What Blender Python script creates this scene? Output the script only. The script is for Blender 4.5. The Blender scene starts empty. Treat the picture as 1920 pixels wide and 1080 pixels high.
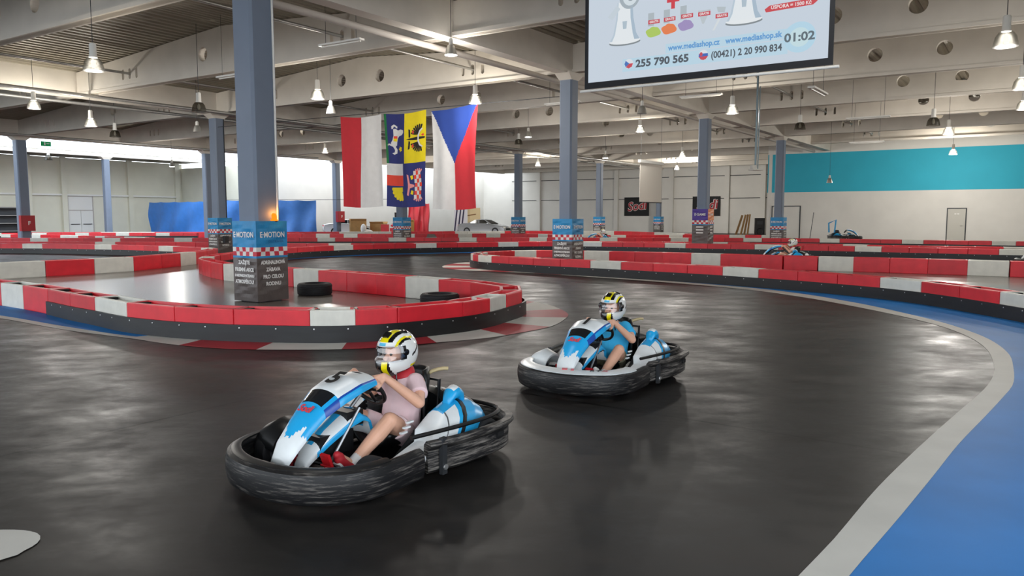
import bpy, bmesh, math, random
from mathutils import Vector, Matrix
random.seed(7)
PI = math.pi
SC = bpy.context.scene
COL = SC.collection

# ------------------------------------------------------------------ camera, world, exposure
cam_data = bpy.data.cameras.new('camera')
cam_data.sensor_width = 36.0
cam_data.lens = 27.04
cam_data.clip_end = 400
cam = bpy.data.objects.new('camera', cam_data)
COL.objects.link(cam)
cam.location = (0, 0, 1.7)
cam.rotation_euler = (math.radians(90 - 5.388), 0, 0)
SC.camera = cam

world = bpy.data.worlds.new('sky')
SC.world = world
world.use_nodes = True
wn = world.node_tree
wn.nodes['Background'].inputs['Color'].default_value = (0.86, 0.93, 1.0, 1)
wn.nodes['Background'].inputs['Strength'].default_value = 4.0

SC.view_settings.view_transform = 'Standard'
SC.view_settings.look = 'None'
SC.view_settings.gamma = 1.0
SC.view_settings.use_curve_mapping = False
SC.view_settings.exposure = 0.12

# ------------------------------------------------------------------ helpers
def lin(h):
    h = h.lstrip('#')
    out = []
    for k in (0, 2, 4):
        c = int(h[k:k + 2], 16) / 255.0
        out.append(c / 12.92 if c <= 0.04045 else ((c + 0.055) / 1.055) ** 2.4)
    return tuple(out)

def mat(name, col, rough=0.5, metal=0.0, var=0.0, scale=6.0, bump=0.0, rand=0.0, spec=0.5, stretch=None, coat=0.0):
    """procedural principled material: noise mottling, optional bump, per-object brightness spread"""
    c = lin(col) if isinstance(col, str) else col
    m = bpy.data.materials.new(name)
    m.use_nodes = True
    nt = m.node_tree
    b = nt.nodes['Principled BSDF']
    b.inputs['Base Color'].default_value = (*c, 1)
    b.inputs['Roughness'].default_value = rough
    b.inputs['Metallic'].default_value = metal
    b.inputs['Specular IOR Level'].default_value = spec
    if coat:
        b.inputs['Coat Weight'].default_value = coat
    if var or bump or rand:
        tc = nt.nodes.new('ShaderNodeTexCoord')
        mp = nt.nodes.new('ShaderNodeMapping')
        if stretch:
            mp.inputs['Scale'].default_value = stretch
        nz = nt.nodes.new('ShaderNodeTexNoise')
        nz.inputs['Scale'].default_value = scale
        nz.inputs['Detail'].default_value = 5
        nt.links.new(tc.outputs['Object'], mp.inputs['Vector'])
        nt.links.new(mp.outputs['Vector'], nz.inputs['Vector'])
        mr = nt.nodes.new('ShaderNodeMapRange')
        mr.inputs['From Min'].default_value = 0.3
        mr.inputs['From Max'].default_value = 0.7
        mr.inputs['To Min'].default_value = 1 - var
        mr.inputs['To Max'].default_value = 1 + var
        nt.links.new(nz.outputs['Fac'], mr.inputs['Value'])
        val = mr.outputs['Result']
        if rand:
            oi = nt.nodes.new('ShaderNodeObjectInfo')
            r2 = nt.nodes.new('ShaderNodeMapRange')
            r2.inputs['To Min'].default_value = 1 - rand
            r2.inputs['To Max'].default_value = 1 + rand
            nt.links.new(oi.outputs['Random'], r2.inputs['Value'])
            mu = nt.nodes.new('ShaderNodeMath'); mu.operation = 'MULTIPLY'
            nt.links.new(val, mu.inputs[0]); nt.links.new(r2.outputs['Result'], mu.inputs[1])
            val = mu.outputs[0]
        hs = nt.nodes.new('ShaderNodeHueSaturation')
        hs.inputs['Color'].default_value = (*c, 1)
        nt.links.new(val, hs.inputs['Value'])
        nt.links.new(hs.outputs['Color'], b.inputs['Base Color'])
        if bump:
            bp = nt.nodes.new('ShaderNodeBump')
            bp.inputs['Strength'].default_value = bump
            bp.inputs['Distance'].default_value = 0.02
            nt.links.new(nz.outputs['Fac'], bp.inputs['Height'])
            nt.links.new(bp.outputs['Normal'], b.inputs['Normal'])
    return m

def emit(name, col, strength=1.0):
    c = lin(col) if isinstance(col, str) else col
    m = bpy.data.materials.new(name)
    m.use_nodes = True
    b = m.node_tree.nodes['Principled BSDF']
    b.inputs['Base Color'].default_value = (0, 0, 0, 1)
    b.inputs['Specular IOR Level'].default_value = 0
    b.inputs['Emission Color'].default_value = (*c, 1)
    b.inputs['Emission Strength'].default_value = strength
    return m

def glassy(name, tint=(1, 1, 1), gloss=0.12, rough=0.03):
    m = bpy.data.materials.new(name)
    m.use_nodes = True
    nt = m.node_tree
    for n in list(nt.nodes):
        if n.type != 'OUTPUT_MATERIAL':
            nt.nodes.remove(n)
    out = nt.nodes['Material Output']
    t = nt.nodes.new('ShaderNodeBsdfTransparent'); t.inputs['Color'].default_value = (*tint, 1)
    g = nt.nodes.new('ShaderNodeBsdfGlossy'); g.inputs['Roughness'].default_value = rough
    mx = nt.nodes.new('ShaderNodeMixShader'); mx.inputs['Fac'].default_value = gloss
    nt.links.new(t.outputs[0], mx.inputs[1]); nt.links.new(g.outputs[0], mx.inputs[2])
    nt.links.new(mx.outputs[0], out.inputs['Surface'])
    return m

class MB:
    """mesh builder: verts, faces and a material index for each face"""
    def __init__(s):
        s.v, s.f, s.m = [], [], []
    def add(s, verts, faces, mi=0):
        o = len(s.v)
        s.v += [tuple(p) for p in verts]
        for f in faces:
            s.f.append([i + o for i in f]); s.m.append(mi)
        return s
    def box(s, c, d, rz=0.0, mi=0, M=None):
        x, y, z = d[0] / 2, d[1] / 2, d[2] / 2
        vs = [Vector(p) for p in ((-x, -y, -z), (x, -y, -z), (x, y, -z), (-x, y, -z), (-x, -y, z), (x, -y, z), (x, y, z), (-x, y, z))]
        R = Matrix.Rotation(rz, 3, 'Z') if M is None else M
        return s.add([R @ v + Vector(c) for v in vs], [(0, 3, 2, 1), (4, 5, 6, 7), (0, 1, 5, 4), (1, 2, 6, 5), (2, 3, 7, 6), (3, 0, 4, 7)], mi)
    def prism(s, poly, z0, z1, mi=0):
        n = len(poly)
        vs = [(p[0], p[1], z0) for p in poly] + [(p[0], p[1], z1) for p in poly]
        fs = [tuple(range(n - 1, -1, -1)), tuple(range(n, 2 * n))] + [(i, (i + 1) % n, n + (i + 1) % n, n + i) for i in range(n)]
        return s.add(vs, fs, mi)
    def loft(s, rings, cap=True, closed=True, mi=0, mfun=None):
        n = len(rings[0]); o = len(s.v)
        for r in rings:
            s.v += [tuple(p) for p in r]
        for k in range(len(rings) - 1):
            for i in range(n if closed else n - 1):
                j = (i + 1) % n
                s.f.append([o + k * n + i, o + k * n + j, o + (k + 1) * n + j, o + (k + 1) * n + i])
                s.m.append(mfun(k, i) if mfun else mi)
        if cap and closed:
            s.f.append([o + i for i in range(n)][::-1]); s.m.append(mi)
            e = o + (len(rings) - 1) * n
            s.f.append([e + i for i in range(n)]); s.m.append(mi)
        return s
    def tube(s, pts, r, n=8, mi=0, cap=True, closed=False):
        pts = [Vector(p) for p in pts]
        rs = r if isinstance(r, (list, tuple)) else [r] * len(pts)
        rings = []; up = None; N = len(pts)
        for k, p in enumerate(pts):
            if closed:
                t = pts[(k + 1) % N] - pts[(k - 1) % N]
            else:
                t = pts[min(k + 1, N - 1)] - pts[max(k - 1, 0)]
            t.normalize()
            if up is None:
                up = Vector((0, 0, 1)) if abs(t.z) < 0.9 else Vector((1, 0, 0))
            a = t.cross(up)
            if a.length < 1e-5:
                a = t.orthogonal()
            a.normalize(); b = a.cross(t).normalized(); up = b
            rings.append([p + (a * math.cos(2 * PI * i / n) + b * math.sin(2 * PI * i / n)) * rs[k] for i in range(n)])
        if closed:
            rings.append(rings[0])
            return s.loft(rings, cap=False, mi=mi)
        return s.loft(rings, cap=cap, mi=mi)
    def lathe(s, prof, n=20, mi=0, M=None, cap=False):
        rings = []
        for r, z in prof:
            ring = [Vector((r * math.cos(2 * PI * i / n), r * math.sin(2 * PI * i / n), z)) for i in range(n)]
            rings.append([M @ p if M is not None else p for p in ring])
        return s.loft(rings, cap=cap, mi=mi)
    def disc(s, c, r, n=16, mi=0, M=None):
        vs = [Vector((r * math.cos(2 * PI * i / n), r * math.sin(2 * PI * i / n), 0)) for i in range(n)]
        return s.add([(M @ p if M is not None else p) + Vector(c) for p in vs], [tuple(range(n))], mi)
    def mesh(s, name, mats, smooth=None):
        me = bpy.data.meshes.new(name)
        me.from_pydata(s.v, [], s.f)
        for m in (mats if isinstance(mats, (list, tuple)) else [mats]):
            me.materials.append(m)
        me.polygons.foreach_set('material_index', s.m)
        if smooth is not None:
            me.polygons.foreach_set('use_smooth', [True] * len(me.polygons))
            bm = bmesh.new(); bm.from_mesh(me); bmesh.ops.recalc_face_normals(bm, faces=bm.faces); bm.to_mesh(me); bm.free()
            me.set_sharp_from_angle(angle=math.radians(smooth))
        me.update()
        return me
    def build(s, name, mats, parent=None, smooth=None, loc=(0, 0, 0), rot=(0, 0, 0)):
        return link(name, s.mesh(name, mats, smooth), parent, loc, rot)

def link(name, data, parent=None, loc=(0, 0, 0), rot=(0, 0, 0)):
    o = bpy.data.objects.new(name, data)
    COL.objects.link(o)
    o.location = loc; o.rotation_euler = rot
    if parent is not None:
        o.parent = parent
    return o

def tag(o, label=None, cat=None, group=None, kind=None):
    if label: o['label'] = label
    if cat: o['category'] = cat
    if group: o['group'] = group
    if kind: o['kind'] = kind
    return o

def thing(name, label, cat, loc=(0, 0, 0), rz=0.0, group=None, kind=None):
    o = link(name, None, None, loc, (0, 0, rz))
    o.empty_display_size = 0.2
    return tag(o, label, cat, group, kind)

def structure(o):
    o['kind'] = 'structure'
    return o

def copy_tree(o, parent=None):
    c = o.copy(); COL.objects.link(c); c.parent = parent
    for ch in list(o.children):
        copy_tree(ch, c)
    return c

def text_mesh(body, size, bold=0.0, width=None, depth=0.0, mats=None, align='CENTER', shear=0.0):
    cu = bpy.data.curves.new('lettering', 'FONT')
    cu.body = body; cu.size = size; cu.offset = bold; cu.extrude = depth
    cu.align_x = align; cu.align_y = 'CENTER'; cu.shear = shear; cu.resolution_u = 3
    ob = bpy.data.objects.new('lettering_tmp', cu); COL.objects.link(ob)
    dg = bpy.context.evaluated_depsgraph_get(); dg.update()
    me = bpy.data.meshes.new_from_object(ob.evaluated_get(dg))
    bpy.data.objects.remove(ob); bpy.data.curves.remove(cu)
    if width and len(me.vertices):
        xs = [v.co.x for v in me.vertices]; w = max(xs) - min(xs)
        if w > 0:
            k = width / w
            for v in me.vertices: v.co.x *= k
    me.materials.clear()
    for m in (mats or []): me.materials.append(m)
    me.name = 'lettering'
    return me

def catmull(pts, step=0.2, closed=False):
    P = [Vector((p[0], p[1], 0)) for p in pts]
    out = []
    n = len(P)
    for k in range(n - 1):
        p0 = P[max(k - 1, 0)]; p1 = P[k]; p2 = P[k + 1]; p3 = P[min(k + 2, n - 1)]
        m = max(2, int((p2 - p1).length / step))
        for i in range(m):
            t = i / m
            out.append(0.5 * ((2 * p1) + (p2 - p0) * t + (2 * p0 - 5 * p1 + 4 * p2 - p3) * t * t + (3 * p1 - p0 - 3 * p2 + p3) * t ** 3))
    out.append(P[-1])
    return out

class Path:
    def __init__(s, pts, step=0.12):
        s.p = catmull(pts, step); s.s = [0.0]
        for a, b in zip(s.p, s.p[1:]): s.s.append(s.s[-1] + (b - a).length)
        s.length = s.s[-1]
    def at(s, d):
        d = max(0.0, min(d, s.length))
        lo, hi = 0, len(s.s) - 1
        while hi - lo > 1:
            mid = (lo + hi) // 2
            if s.s[mid] <= d: lo = mid
            else: hi = mid
        w = s.s[hi] - s.s[lo]
        return s.p[lo].lerp(s.p[hi], (d - s.s[lo]) / w if w > 1e-9 else 0)
    def tan(s, d):
        return (s.at(d + 0.06) - s.at(d - 0.06)).normalized()
    def near(s, q):
        q = Vector((q[0], q[1], 0))
        k = min(range(len(s.p)), key=lambda i: (s.p[i] - q).length)
        return s.s[k]

# the hall's grid: columns stand every 12 m along U and every 18 m along V
UX = Vector((0.56972, 0.82184, 0)); VX = Vector((-0.83862, 0.54472, 0))
G0 = Vector((-5.036, 15.394, 0)); SU, SV = 12.066, 18.048
def grid(i, j, z=0.0):
    return G0 + UX * (SU * i) + VX * (SV * j) + Vector((0, 0, z))
def roof_z(x, y):
    d = Vector((x, y, 0)) - G0
    vv = (UX.x * d.y - UX.y * d.x) / (UX.x * VX.y - UX.y * VX.x) / SV
    if vv >= 2.62: return 6.5
    if vv >= 2: return 7.9
    tt = vv - math.floor(vv)
    return 7.12 + 0.60 * (1 - abs(2 * tt - 1))
AU = math.atan2(UX.y, UX.x); AV = math.atan2(VX.y, VX.x)

# ------------------------------------------------------------------ materials
MT = {}
MT['red'] = mat('red plastic', '#d2222f', 0.42, var=0.10, scale=4, rand=0.12)
MT['white'] = mat('white plastic', '#d4d2c8', 0.45, var=0.07, scale=5, rand=0.06)
MT['black'] = mat('black rubber', '#141416', 0.5, var=0.3, scale=8)
MT['belt'] = mat('scuffed rubber belt', '#121214', 0.42, var=0.5, scale=3, stretch=(1, 1, 6))
MT['hole_shade'] = mat('painted hole shade', '#08080a', 0.8)  # near-black colour stands in for the shade inside openings
MT['bolt'] = mat('zinc bolt', '#c8c8c8', 0.3, 0.8)
MT['concrete'] = mat('painted concrete', '#cfc8bd', 0.75, var=0.05, scale=1.5)
MT['concrete_dim'] = mat('grey painted concrete', '#b3aba3', 0.8, var=0.05, scale=1.5)
MT['colpaint'] = mat('blue grey column paint', '#727d8e', 0.6, var=0.04, scale=2)
MT['wallwhite'] = mat('white wall paint', '#d9d6cf', 0.8, var=0.04, scale=0.8)
MT['wallcream'] = mat('cream wall panel', '#d6d3c2', 0.8, var=0.04, scale=0.8)
MT['teal'] = mat('teal wall paint', '#2aa9c2', 0.7, var=0.03, scale=1)
MT['deck'] = mat('corrugated steel deck', '#8d8677', 0.55, 0.3, var=0.1, scale=1.2)
MT['steel'] = mat('galvanised pipe', '#a9a8a4', 0.4, 0.6, var=0.08)
MT['darksteel'] = mat('dark steel', '#3b3d40', 0.5, 0.5)
MT['whitepaint'] = mat('white metal paint', '#dcdad4', 0.5)
MT['blueline'] = mat('blue floor paint', '#2a80cc', 0.55, var=0.10, scale=1.2, spec=0.15)
MT['whiteline'] = mat('white floor paint', '#cfcdc6', 0.55, var=0.06, scale=2, spec=0.2)
MT['redline'] = mat('red floor paint', '#a8323a', 0.5, var=0.14, scale=2, spec=0.25)
MT['banner_blue'] = mat('blue banner print', '#1a86bd', 0.45, var=0.12, scale=6, bump=0.4)
MT['banner_dark'] = mat('brown grey banner print', '#5a524f', 0.42, var=0.12, scale=6, bump=0.6)
MT['banner_white'] = mat('white banner print', '#dedcd8', 0.5, bump=0.3)
MT['banner_red'] = mat('red banner print', '#c2263a', 0.5, bump=0.3)
MT['purple'] = mat('purple banner print', '#4b3290', 0.45, bump=0.3)
MT['orange'] = mat('orange banner print', '#e68a4a', 0.45, bump=0.3)
MT['letter'] = mat('white lettering', '#e6e4e0', 0.5)
MT['ink'] = mat('black lettering', '#0c0c0e', 0.5)

def floor_material():
    m = bpy.data.materials.new('worn track floor')
    m.use_nodes = True
    nt = m.node_tree; b = nt.nodes['Principled BSDF']
    L = nt.links.new
    tc = nt.nodes.new('ShaderNodeTexCoord')
    n1 = nt.nodes.new('ShaderNodeTexNoise'); n1.inputs['Scale'].default_value = 0.28; n1.inputs['Detail'].default_value = 6
    L(tc.outputs['Object'], n1.inputs['Vector'])
    mp = nt.nodes.new('ShaderNodeMapping'); mp.inputs['Rotation'].default_value = (0, 0, -0.5); mp.inputs['Scale'].default_value = (0.9, 1.5, 1)
    L(tc.outputs['Object'], mp.inputs['Vector'])
    n2 = nt.nodes.new('ShaderNodeTexNoise'); n2.inputs['Scale'].default_value = 1.3; n2.inputs['Detail'].default_value = 10; n2.inputs['Roughness'].default_value = 0.72; n2.inputs['Distortion'].default_value = 0.15
    L(mp.outputs['Vector'], n2.inputs['Vector'])
    ad = nt.nodes.new('ShaderNodeMath'); ad.operation = 'MULTIPLY_ADD'; ad.inputs[1].default_value = 0.6
    L(n1.outputs['Fac'], ad.inputs[0]); 
    hf = nt.nodes.new('ShaderNodeMath'); hf.operation = 'MULTIPLY'; hf.inputs[1].default_value = 0.5
    L(n2.outputs['Fac'], hf.inputs[0]); L(hf.outputs[0], ad.inputs[2])
    cr = nt.nodes.new('ShaderNodeValToRGB')
    cr.color_ramp.elements[0].position = 0.36; cr.color_ramp.elements[0].color = (0.006, 0.006, 0.0065, 1)
    cr.color_ramp.elements[1].position = 0.74; cr.color_ramp.elements[1].color = (0.060, 0.052, 0.047, 1)
    e = cr.color_ramp.elements.new(0.55); e.color = (0.017, 0.0155, 0.0145, 1)
    L(ad.outputs[0], cr.inputs['Fac'])
    # slab joints along the hall's axes
    m2 = nt.nodes.new('ShaderNodeMapping'); m2.inputs['Rotation'].default_value = (0, 0, -AU)
    L(tc.outputs['Object'], m2.inputs['Vector'])
    br = nt.nodes.new('ShaderNodeTexBrick'); br.offset = 0.0
    br.inputs['Scale'].default_value = 1.0; br.inputs['Brick Width'].default_value = 6.03; br.inputs['Row Height'].default_value = 6.01
    br.inputs['Mortar Size'].default_value = 0.016; br.inputs['Mortar Smooth'].default_value = 0.0
    br.inputs['Color1'].default_value = br.inputs['Color2'].default_value = (1, 1, 1, 1); br.inputs['Mortar'].default_value = (0.08, 0.08, 0.08, 1)
    L(m2.outputs['Vector'], br.inputs['Vector'])
    mu = nt.nodes.new('ShaderNodeMix'); mu.data_type = 'RGBA'; mu.blend_type = 'MULTIPLY'; mu.inputs['Factor'].default_value = 1
    L(cr.outputs['Color'], mu.inputs['A']); L(br.outputs['Color'], mu.inputs['B'])
    L(mu.outputs['Result'], b.inputs['Base Color'])
    rr = nt.nodes.new('ShaderNodeMapRange'); rr.inputs['From Min'].default_value = 0.3; rr.inputs['From Max'].default_value = 0.75
    rr.inputs['To Min'].default_value = 0.30; rr.inputs['To Max'].default_value = 0.62
    L(n2.outputs['Fac'], rr.inputs['Value']); L(rr.outputs['Result'], b.inputs['Roughness'])
    bp = nt.nodes.new('ShaderNodeBump'); bp.inputs['Strength'].default_value = 0.03; bp.inputs['Distance'].default_value = 0.006
    L(n2.outputs['Fac'], bp.inputs['Height']); L(bp.outputs['Normal'], b.inputs['Normal'])
    b.inputs['Specular IOR Level'].default_value = 0.2
    return m
MT['floor'] = floor_material()
MT['infield'] = mat('bare concrete slab', '#6d6862', 0.24, var=0.22, scale=0.8, bump=0.04, spec=0.5)

# ------------------------------------------------------------------ floor and painted track
floor = structure(MB().add([(-75, -14, 0), (60, -14, 0), (60, 105, 0), (-75, 105, 0)], [(0, 1, 2, 3)]).build('floor', MT['floor']))

def flat(name, pts, z, m):
    bm = bmesh.new()
    vs = [bm.verts.new((p[0], p[1], z)) for p in pts]
    es = [bm.edges.new((vs[i], vs[(i + 1) % len(vs)])) for i in range(len(vs))]
    bmesh.ops.triangle_fill(bm, edges=es, use_beauty=True)
    for f in bm.faces:
        if f.normal.z < 0: f.normal_flip()
    me = bpy.data.meshes.new(name); bm.to_mesh(me); bm.free()
    me.materials.append(m)
    return link(name, me, floor)

def strip(name, a, b, z, m, step=0.25):
    """painted band between two traced edge lines"""
    pa, pb = Path(a), Path(b)
    n = max(8, int(pa.length / step))
    mb = MB()
    vs = []
    for k in range(n + 1):
        p = pa.at(pa.length * k / n); q = pb.at(pb.length * k / n)
        vs += [(p.x, p.y, z), (q.x, q.y, z)]
    mb.add(vs, [(2 * k, 2 * k + 1, 2 * k + 3, 2 * k + 2) for k in range(n)])
    o = mb.build(name, m, floor)
    if o.data.polygons[0].normal.z < 0:
        o.data.flip_normals()
    return o

W_IN = [(-0.91, 23.85), (0.52, 22.74), (3.12, 20.36), (5.23, 17.89), (6.02, 16.11), (6.4, 14.39), (6.55, 13.28), (6.62, 12.3), (6.56, 11.4), (6.36, 10.5), (6.0, 9.58), (5.49, 8.64), (5.12, 8.06), (4.64, 7.43), (3.92, 6.60), (3.28, 5.86), (2.77, 5.26), (2.25, 4.63), (1.68, 3.89), (1.36, 3.50), (0.4, 2.3), (-0.7, 1.0)]
W_OUT = [(-0.93, 24.2), (0.53, 23.1), (3.21, 20.8), (5.38, 18.4), (6.26, 16.8), (6.68, 15.11), (6.82, 13.97), (6.87, 12.46), (6.78, 11.45), (6.56, 10.45), (6.14, 9.4), (5.62, 8.5), (5.08, 7.67), (4.6, 7.08), (4.02, 6.4), (3.33, 5.6), (2.76, 4.9), (2.21, 4.23), (1.85, 3.8), (1.6, 3.5), (0.7, 2.4), (-0.4, 1.1)]
strip('white_edge_line', W_IN, W_OUT, 0.004, MT['whiteline'])
B_OUT = [(-0.9, 24.6), (0.3, 23.3), (3.3, 20.9), (5.6, 18.5), (6.6, 17.4), (7.3, 16.3), (7.8, 15.3), (8.1, 14.3), (8.25, 13.2), (8.35, 12.2), (8.4, 10.5), (8.4, 9.0), (8.4, 7.5), (8.2, 6.0), (7.6, 4.5), (6.8, 3.3), (5.8, 2.2), (4.5, 1.0)]
strip('blue_edge_band', W_OUT, B_OUT, 0.003, MT['blueline'])

K_OUT = [(-10.6, 13.9), (-8.49, 12.65), (-6.73, 11.40), (-5.37, 10.60), (-4.52, 10.06), (-3.87, 9.77), (-3.25, 9.65), (-2.17, 9.67), (-1.53, 9.89), (-1.01, 10.19), (-0.44, 10.52), (-0.08, 10.83), (0.58, 11.67), (0.88, 12.59), (0.97, 13.21), (0.88, 13.89), (0.69, 14.6), (0.2, 15.4), (-0.6, 16.1)]
kp = Path(K_OUT)
K_IN = [(-10.8, 14.2), (-8.72, 13.0), (-6.90, 11.73), (-5.64, 10.9), (-5.1, 10.62)]
k0 = kp.near((-5.37, 10.60))
strip('white_edge_line', [(p.x, p.y) for p in (kp.at(k0 * t / 12) for t in range(13))], K_IN, 0.004, MT['whiteline'])
strip('blue_edge_band', K_IN, [(-10.6, 15.2), (-9.70, 14.47), (-8.31, 13.5), (-6.62, 12.1), (-4.9, 10.95)], 0.003, MT['blueline'])
divs = [((-4.98, 11.0), (-5.37, 10.60)), ((-4.16, 10.75), (-4.39, 10.05)), ((-3.18, 10.5), (-3.29, 9.66)), ((-2.24, 10.5), (-2.14, 9.67)), ((-1.30, 11.0), (-1.01, 10.19)),
        ((-0.54, 11.5), (-0.08, 10.83)), ((-0.12, 12.1), (0.58, 11.67)), ((0.08, 12.85), (0.90, 12.75)), ((0.12, 13.6), (0.88, 13.89)), ((0.05, 14.3), (0.45, 15.05)), ((-0.6, 15.1), (-0.2, 15.8))]
for k in range(len(divs) - 1):
    (ia, oa), (ib, ob) = divs[k], divs[k + 1]
    sa, sb = kp.near(oa), kp.near(ob)
    mid = [kp.at(sa + (sb - sa) * t / 6) for t in range(7)]
    flat('painted_kerb_block', [ia, ib] + [(p.x, p.y) for p in mid[::-1]], 0.005, MT['whiteline'] if k % 2 == 0 else MT['redline'])
K5 = [(-1.0, 28.7), (-1.75, 27.9), (-2.15, 26.9), (-2.33, 25.9), (-2.25, 25.1), (-1.95, 24.4), (-1.4, 23.75), (-0.5, 23.3), (0.47, 22.76), (1.4, 22.0)]
kp5 = Path(K5)
K5I = Path([(-0.3, 28.0), (-0.9, 27.3), (-1.2, 26.5), (-1.25, 25.7), (-1.1, 25.0), (-0.7, 24.4), (0.0, 23.7), (0.7, 23.0), (1.5, 22.3)])
for k in range(9):
    a, b = k / 9, (k + 1) / 9
    outer = [kp5.at(kp5.length * (a + (b - a) * t / 4)) for t in range(5)]
    inner = [K5I.at(K5I.length * (b + (a - b) * t / 4)) for t in range(5)]
    flat('painted_kerb_block', [(p.x, p.y) for p in outer + inner], 0.006, MT['redline'] if k % 2 == 0 else MT['whiteline'])
strip('blue_edge_band', [(-9.0, 28.6), (-8.45, 30.2), (-7.6, 31.5), (-6.2, 32.7), (-4.5, 33.9), (-1.9, 35.0), (2, 35.9), (6, 35.5)], [(-9.4, 28.7), (-8.85, 30.3), (-7.9, 32), (-6.6, 33.3), (-5.0, 34.4), (-2, 35.8), (2, 36.9), (6, 36.5)], 0.003, MT['blueline'])
blob = [(-3.3, 3.75), (-3.0, 3.98), (-2.76, 4.03), (-2.60, 4.01), (-2.51, 3.95), (-2.47, 3.86), (-2.48, 3.77), (-2.53, 3.66), (-2.9, 3.5), (-3.25, 3.5)]
flat('white_floor_marking', [(p.x, p.y) for p in catmull(blob + blob[:1], 0.05)[:-1]], 0.004, MT['whiteline'])
flat('infield_slab', [(-9.6, 14.6), (-8.8, 14.2), (-7, 13.0), (-5.6, 11.8), (-4, 11.0), (-2.4, 10.8), (-1.2, 11.4), (-.5, 12.3), (-.2, 13.3), (-.6, 14.4), (-1.9, 15.5), (-3.4, 16.85), (-5.1, 18.2), (-7.2, 19.9), (-8.9, 22.3), (-9.6, 24.6), (-9.6, 26.4), (-9.3, 29.5), (-11.2, 29.5), (-11.2, 26.4), (-11.4, 25.2), (-11.9, 23.2), (-13.9, 20.5), (-16, 17), (-12, 15.6)], 0.003, MT['infield'])
flat('infield_slab', [(17, 19.6), (14.2, 21.2), (12.7, 22.1), (10.4, 23.4), (8.9, 24.1), (7.4, 25.1), (5.6, 26.2), (4.2, 26.9), (2.9, 27.5), (0.6, 27.8), (-0.9, 26.6), (-1.2, 25.6), (-0.7, 24.4), (0.2, 23.5), (1.1, 22.6), (2.7, 21.4), (3.5, 20.7), (5.0, 19.3), (6.6, 17.4), (7.3, 16.3), (7.8, 15.3), (8.2, 13.2), (8.3, 10), (17, 10)], 0.002, MT['infield'])

# ------------------------------------------------------------------ walls
def wall(name, a, b, z0, z1, m, th=0.3):
    a, b = Vector((a[0], a[1], 0)), Vector((b[0], b[1], 0))
    d = b - a; c = (a + b) / 2
    n = Vector((-d.y, d.x, 0)).normalized() * th / 2      # body lies to the left of a -> b
    return structure(MB().box((c.x + n.x, c.y + n.y, (z0 + z1) / 2), (d.length, th, z1 - z0), math.atan2(d.y, d.x)).build(name, m))

TW = 3.95
def tealp(s, z=0.0, off=0.0):          # a point on the teal wall, s metres along V from the column line
    return grid(TW, 0) + VX * s - UX * off + Vector((0, 0, z))
wall('wall_teal', tealp(4.07), tealp(-20), 0, 3.36, MT['wallwhite']).rotation_euler = (0, 0, 0)
wall('wall_teal_band', tealp(4.07), tealp(-20), 3.36, 6.1, MT['teal'])
wall('wall_teal_top', tealp(4.07), tealp(-20), 6.1, 8.2, MT['wallwhite'])
wall('wall_teal_return', grid(5.25, 0) + VX * 4.0, tealp(4.0), 0, 8.2, MT['wallwhite'], 0.25)
BWI = 5.25
def backp(s, z=0.0, off=0.0):
    return grid(BWI, 0) + VX * s - UX * off + Vector((0, 0, z))
bw = wall('wall_back', backp(42), backp(3), 0, 8.2, MT['wallwhite'])
for s in (9.0, 12.4, 18.0, 24.0, 30.0, 33.4):
    p = backp(s, 0, 0.14)
    MB().box((p.x, p.y, 3.5), (0.45, 0.3, 7.0), AV).build('pilaster', MT['wallwhite'], bw)
for z in (3.35, 5.5):
    a, b = backp(4, z, 0.03), backp(37, z, 0.03)
    MB().tube([a, b], 0.035, 6).build('panel_joint', MT['darksteel'], bw)
wall('wall_alcove', grid(2.81, 2.27), grid(5.3, 2.27), 0, 6.6, MT['wallwhite'])
wall('wall_corner', grid(2.81, 3.0), grid(2.81, 2.27), 0, 6.05, MT['wallcream'])
lw = wall('wall_left', grid(-1.5, 2.992), grid(2.82, 2.992), 0, 6.45, MT['wallcream'])
def leftp(s, z=0.0, off=0.0):
    return grid(0, 2.992) + UX * s - VX * off + Vector((0, 0, z))
for s in (14.0, 20.6, 23.3, 28.9, 33.4):
    p = leftp(s, 0, 0.12); MB().box((p.x, p.y, 3.4), (0.4, 0.26, 6.8), AU).build('pilaster', MT['wallcream'], lw)
MB().box(leftp(20, 3.4, 0.1), (27, 0.2, 0.14), AU).build('wall_rail', MT['whitepaint'], lw)
wr = wall('wall_right', grid(4.0, -1.06), grid(-0.45, -1.06), 0, 8.2, MT['wallwhite'])

# doors in the teal wall and the far left wall
d1 = thing('door_1', None, None, tealp(-8.06, 0, 0.02), AV); structure(d1)
MB().box((0, 0.02, 1.06), (1.0, 0.05, 2.12)).build('door_leaf', mat('grey door', '#bdbab0', 0.5), d1)
fr = MB()
for x in (-0.53, 0.53): fr.box((x, 0.02, 1.08), (0.06, 0.08, 2.16))
fr.box((0, 0.02, 2.16), (1.12, 0.08, 0.06)); fr.build('door_frame', MT['darksteel'], d1)
MB().tube([(-0.36, 0.04, 1.05), (-0.36, 0.11, 1.05), (-0.22, 0.11, 1.05)], 0.014, 6).build('door_handle', MT['steel'], d1)
for x in (-0.09, 0.07): MB().box((x, 0.048, 1.8), (0.11, 0.004, 0.07)).build('door_mark', MT['letter'], d1)
d2 = thing('door_2', None, None, tealp(2.68, 0, 0.02), AV); structure(d2)
MB().box((0, 0.02, 1.15), (1.9, 0.04, 2.3)).build('door_leaf', MT['wallwhite'], d2)
fr = MB()
for x in (-0.98, 0.98): fr.box((x, 0.02, 1.2), (0.06, 0.09, 2.4))
fr.box((0, 0.02, 2.37), (2.02, 0.09, 0.06)); fr.build('door_frame', MT['darksteel'], d2)
d3 = thing('door_3', None, None, leftp(24.6, 0, 0.02), AU + PI); structure(d3)
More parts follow.
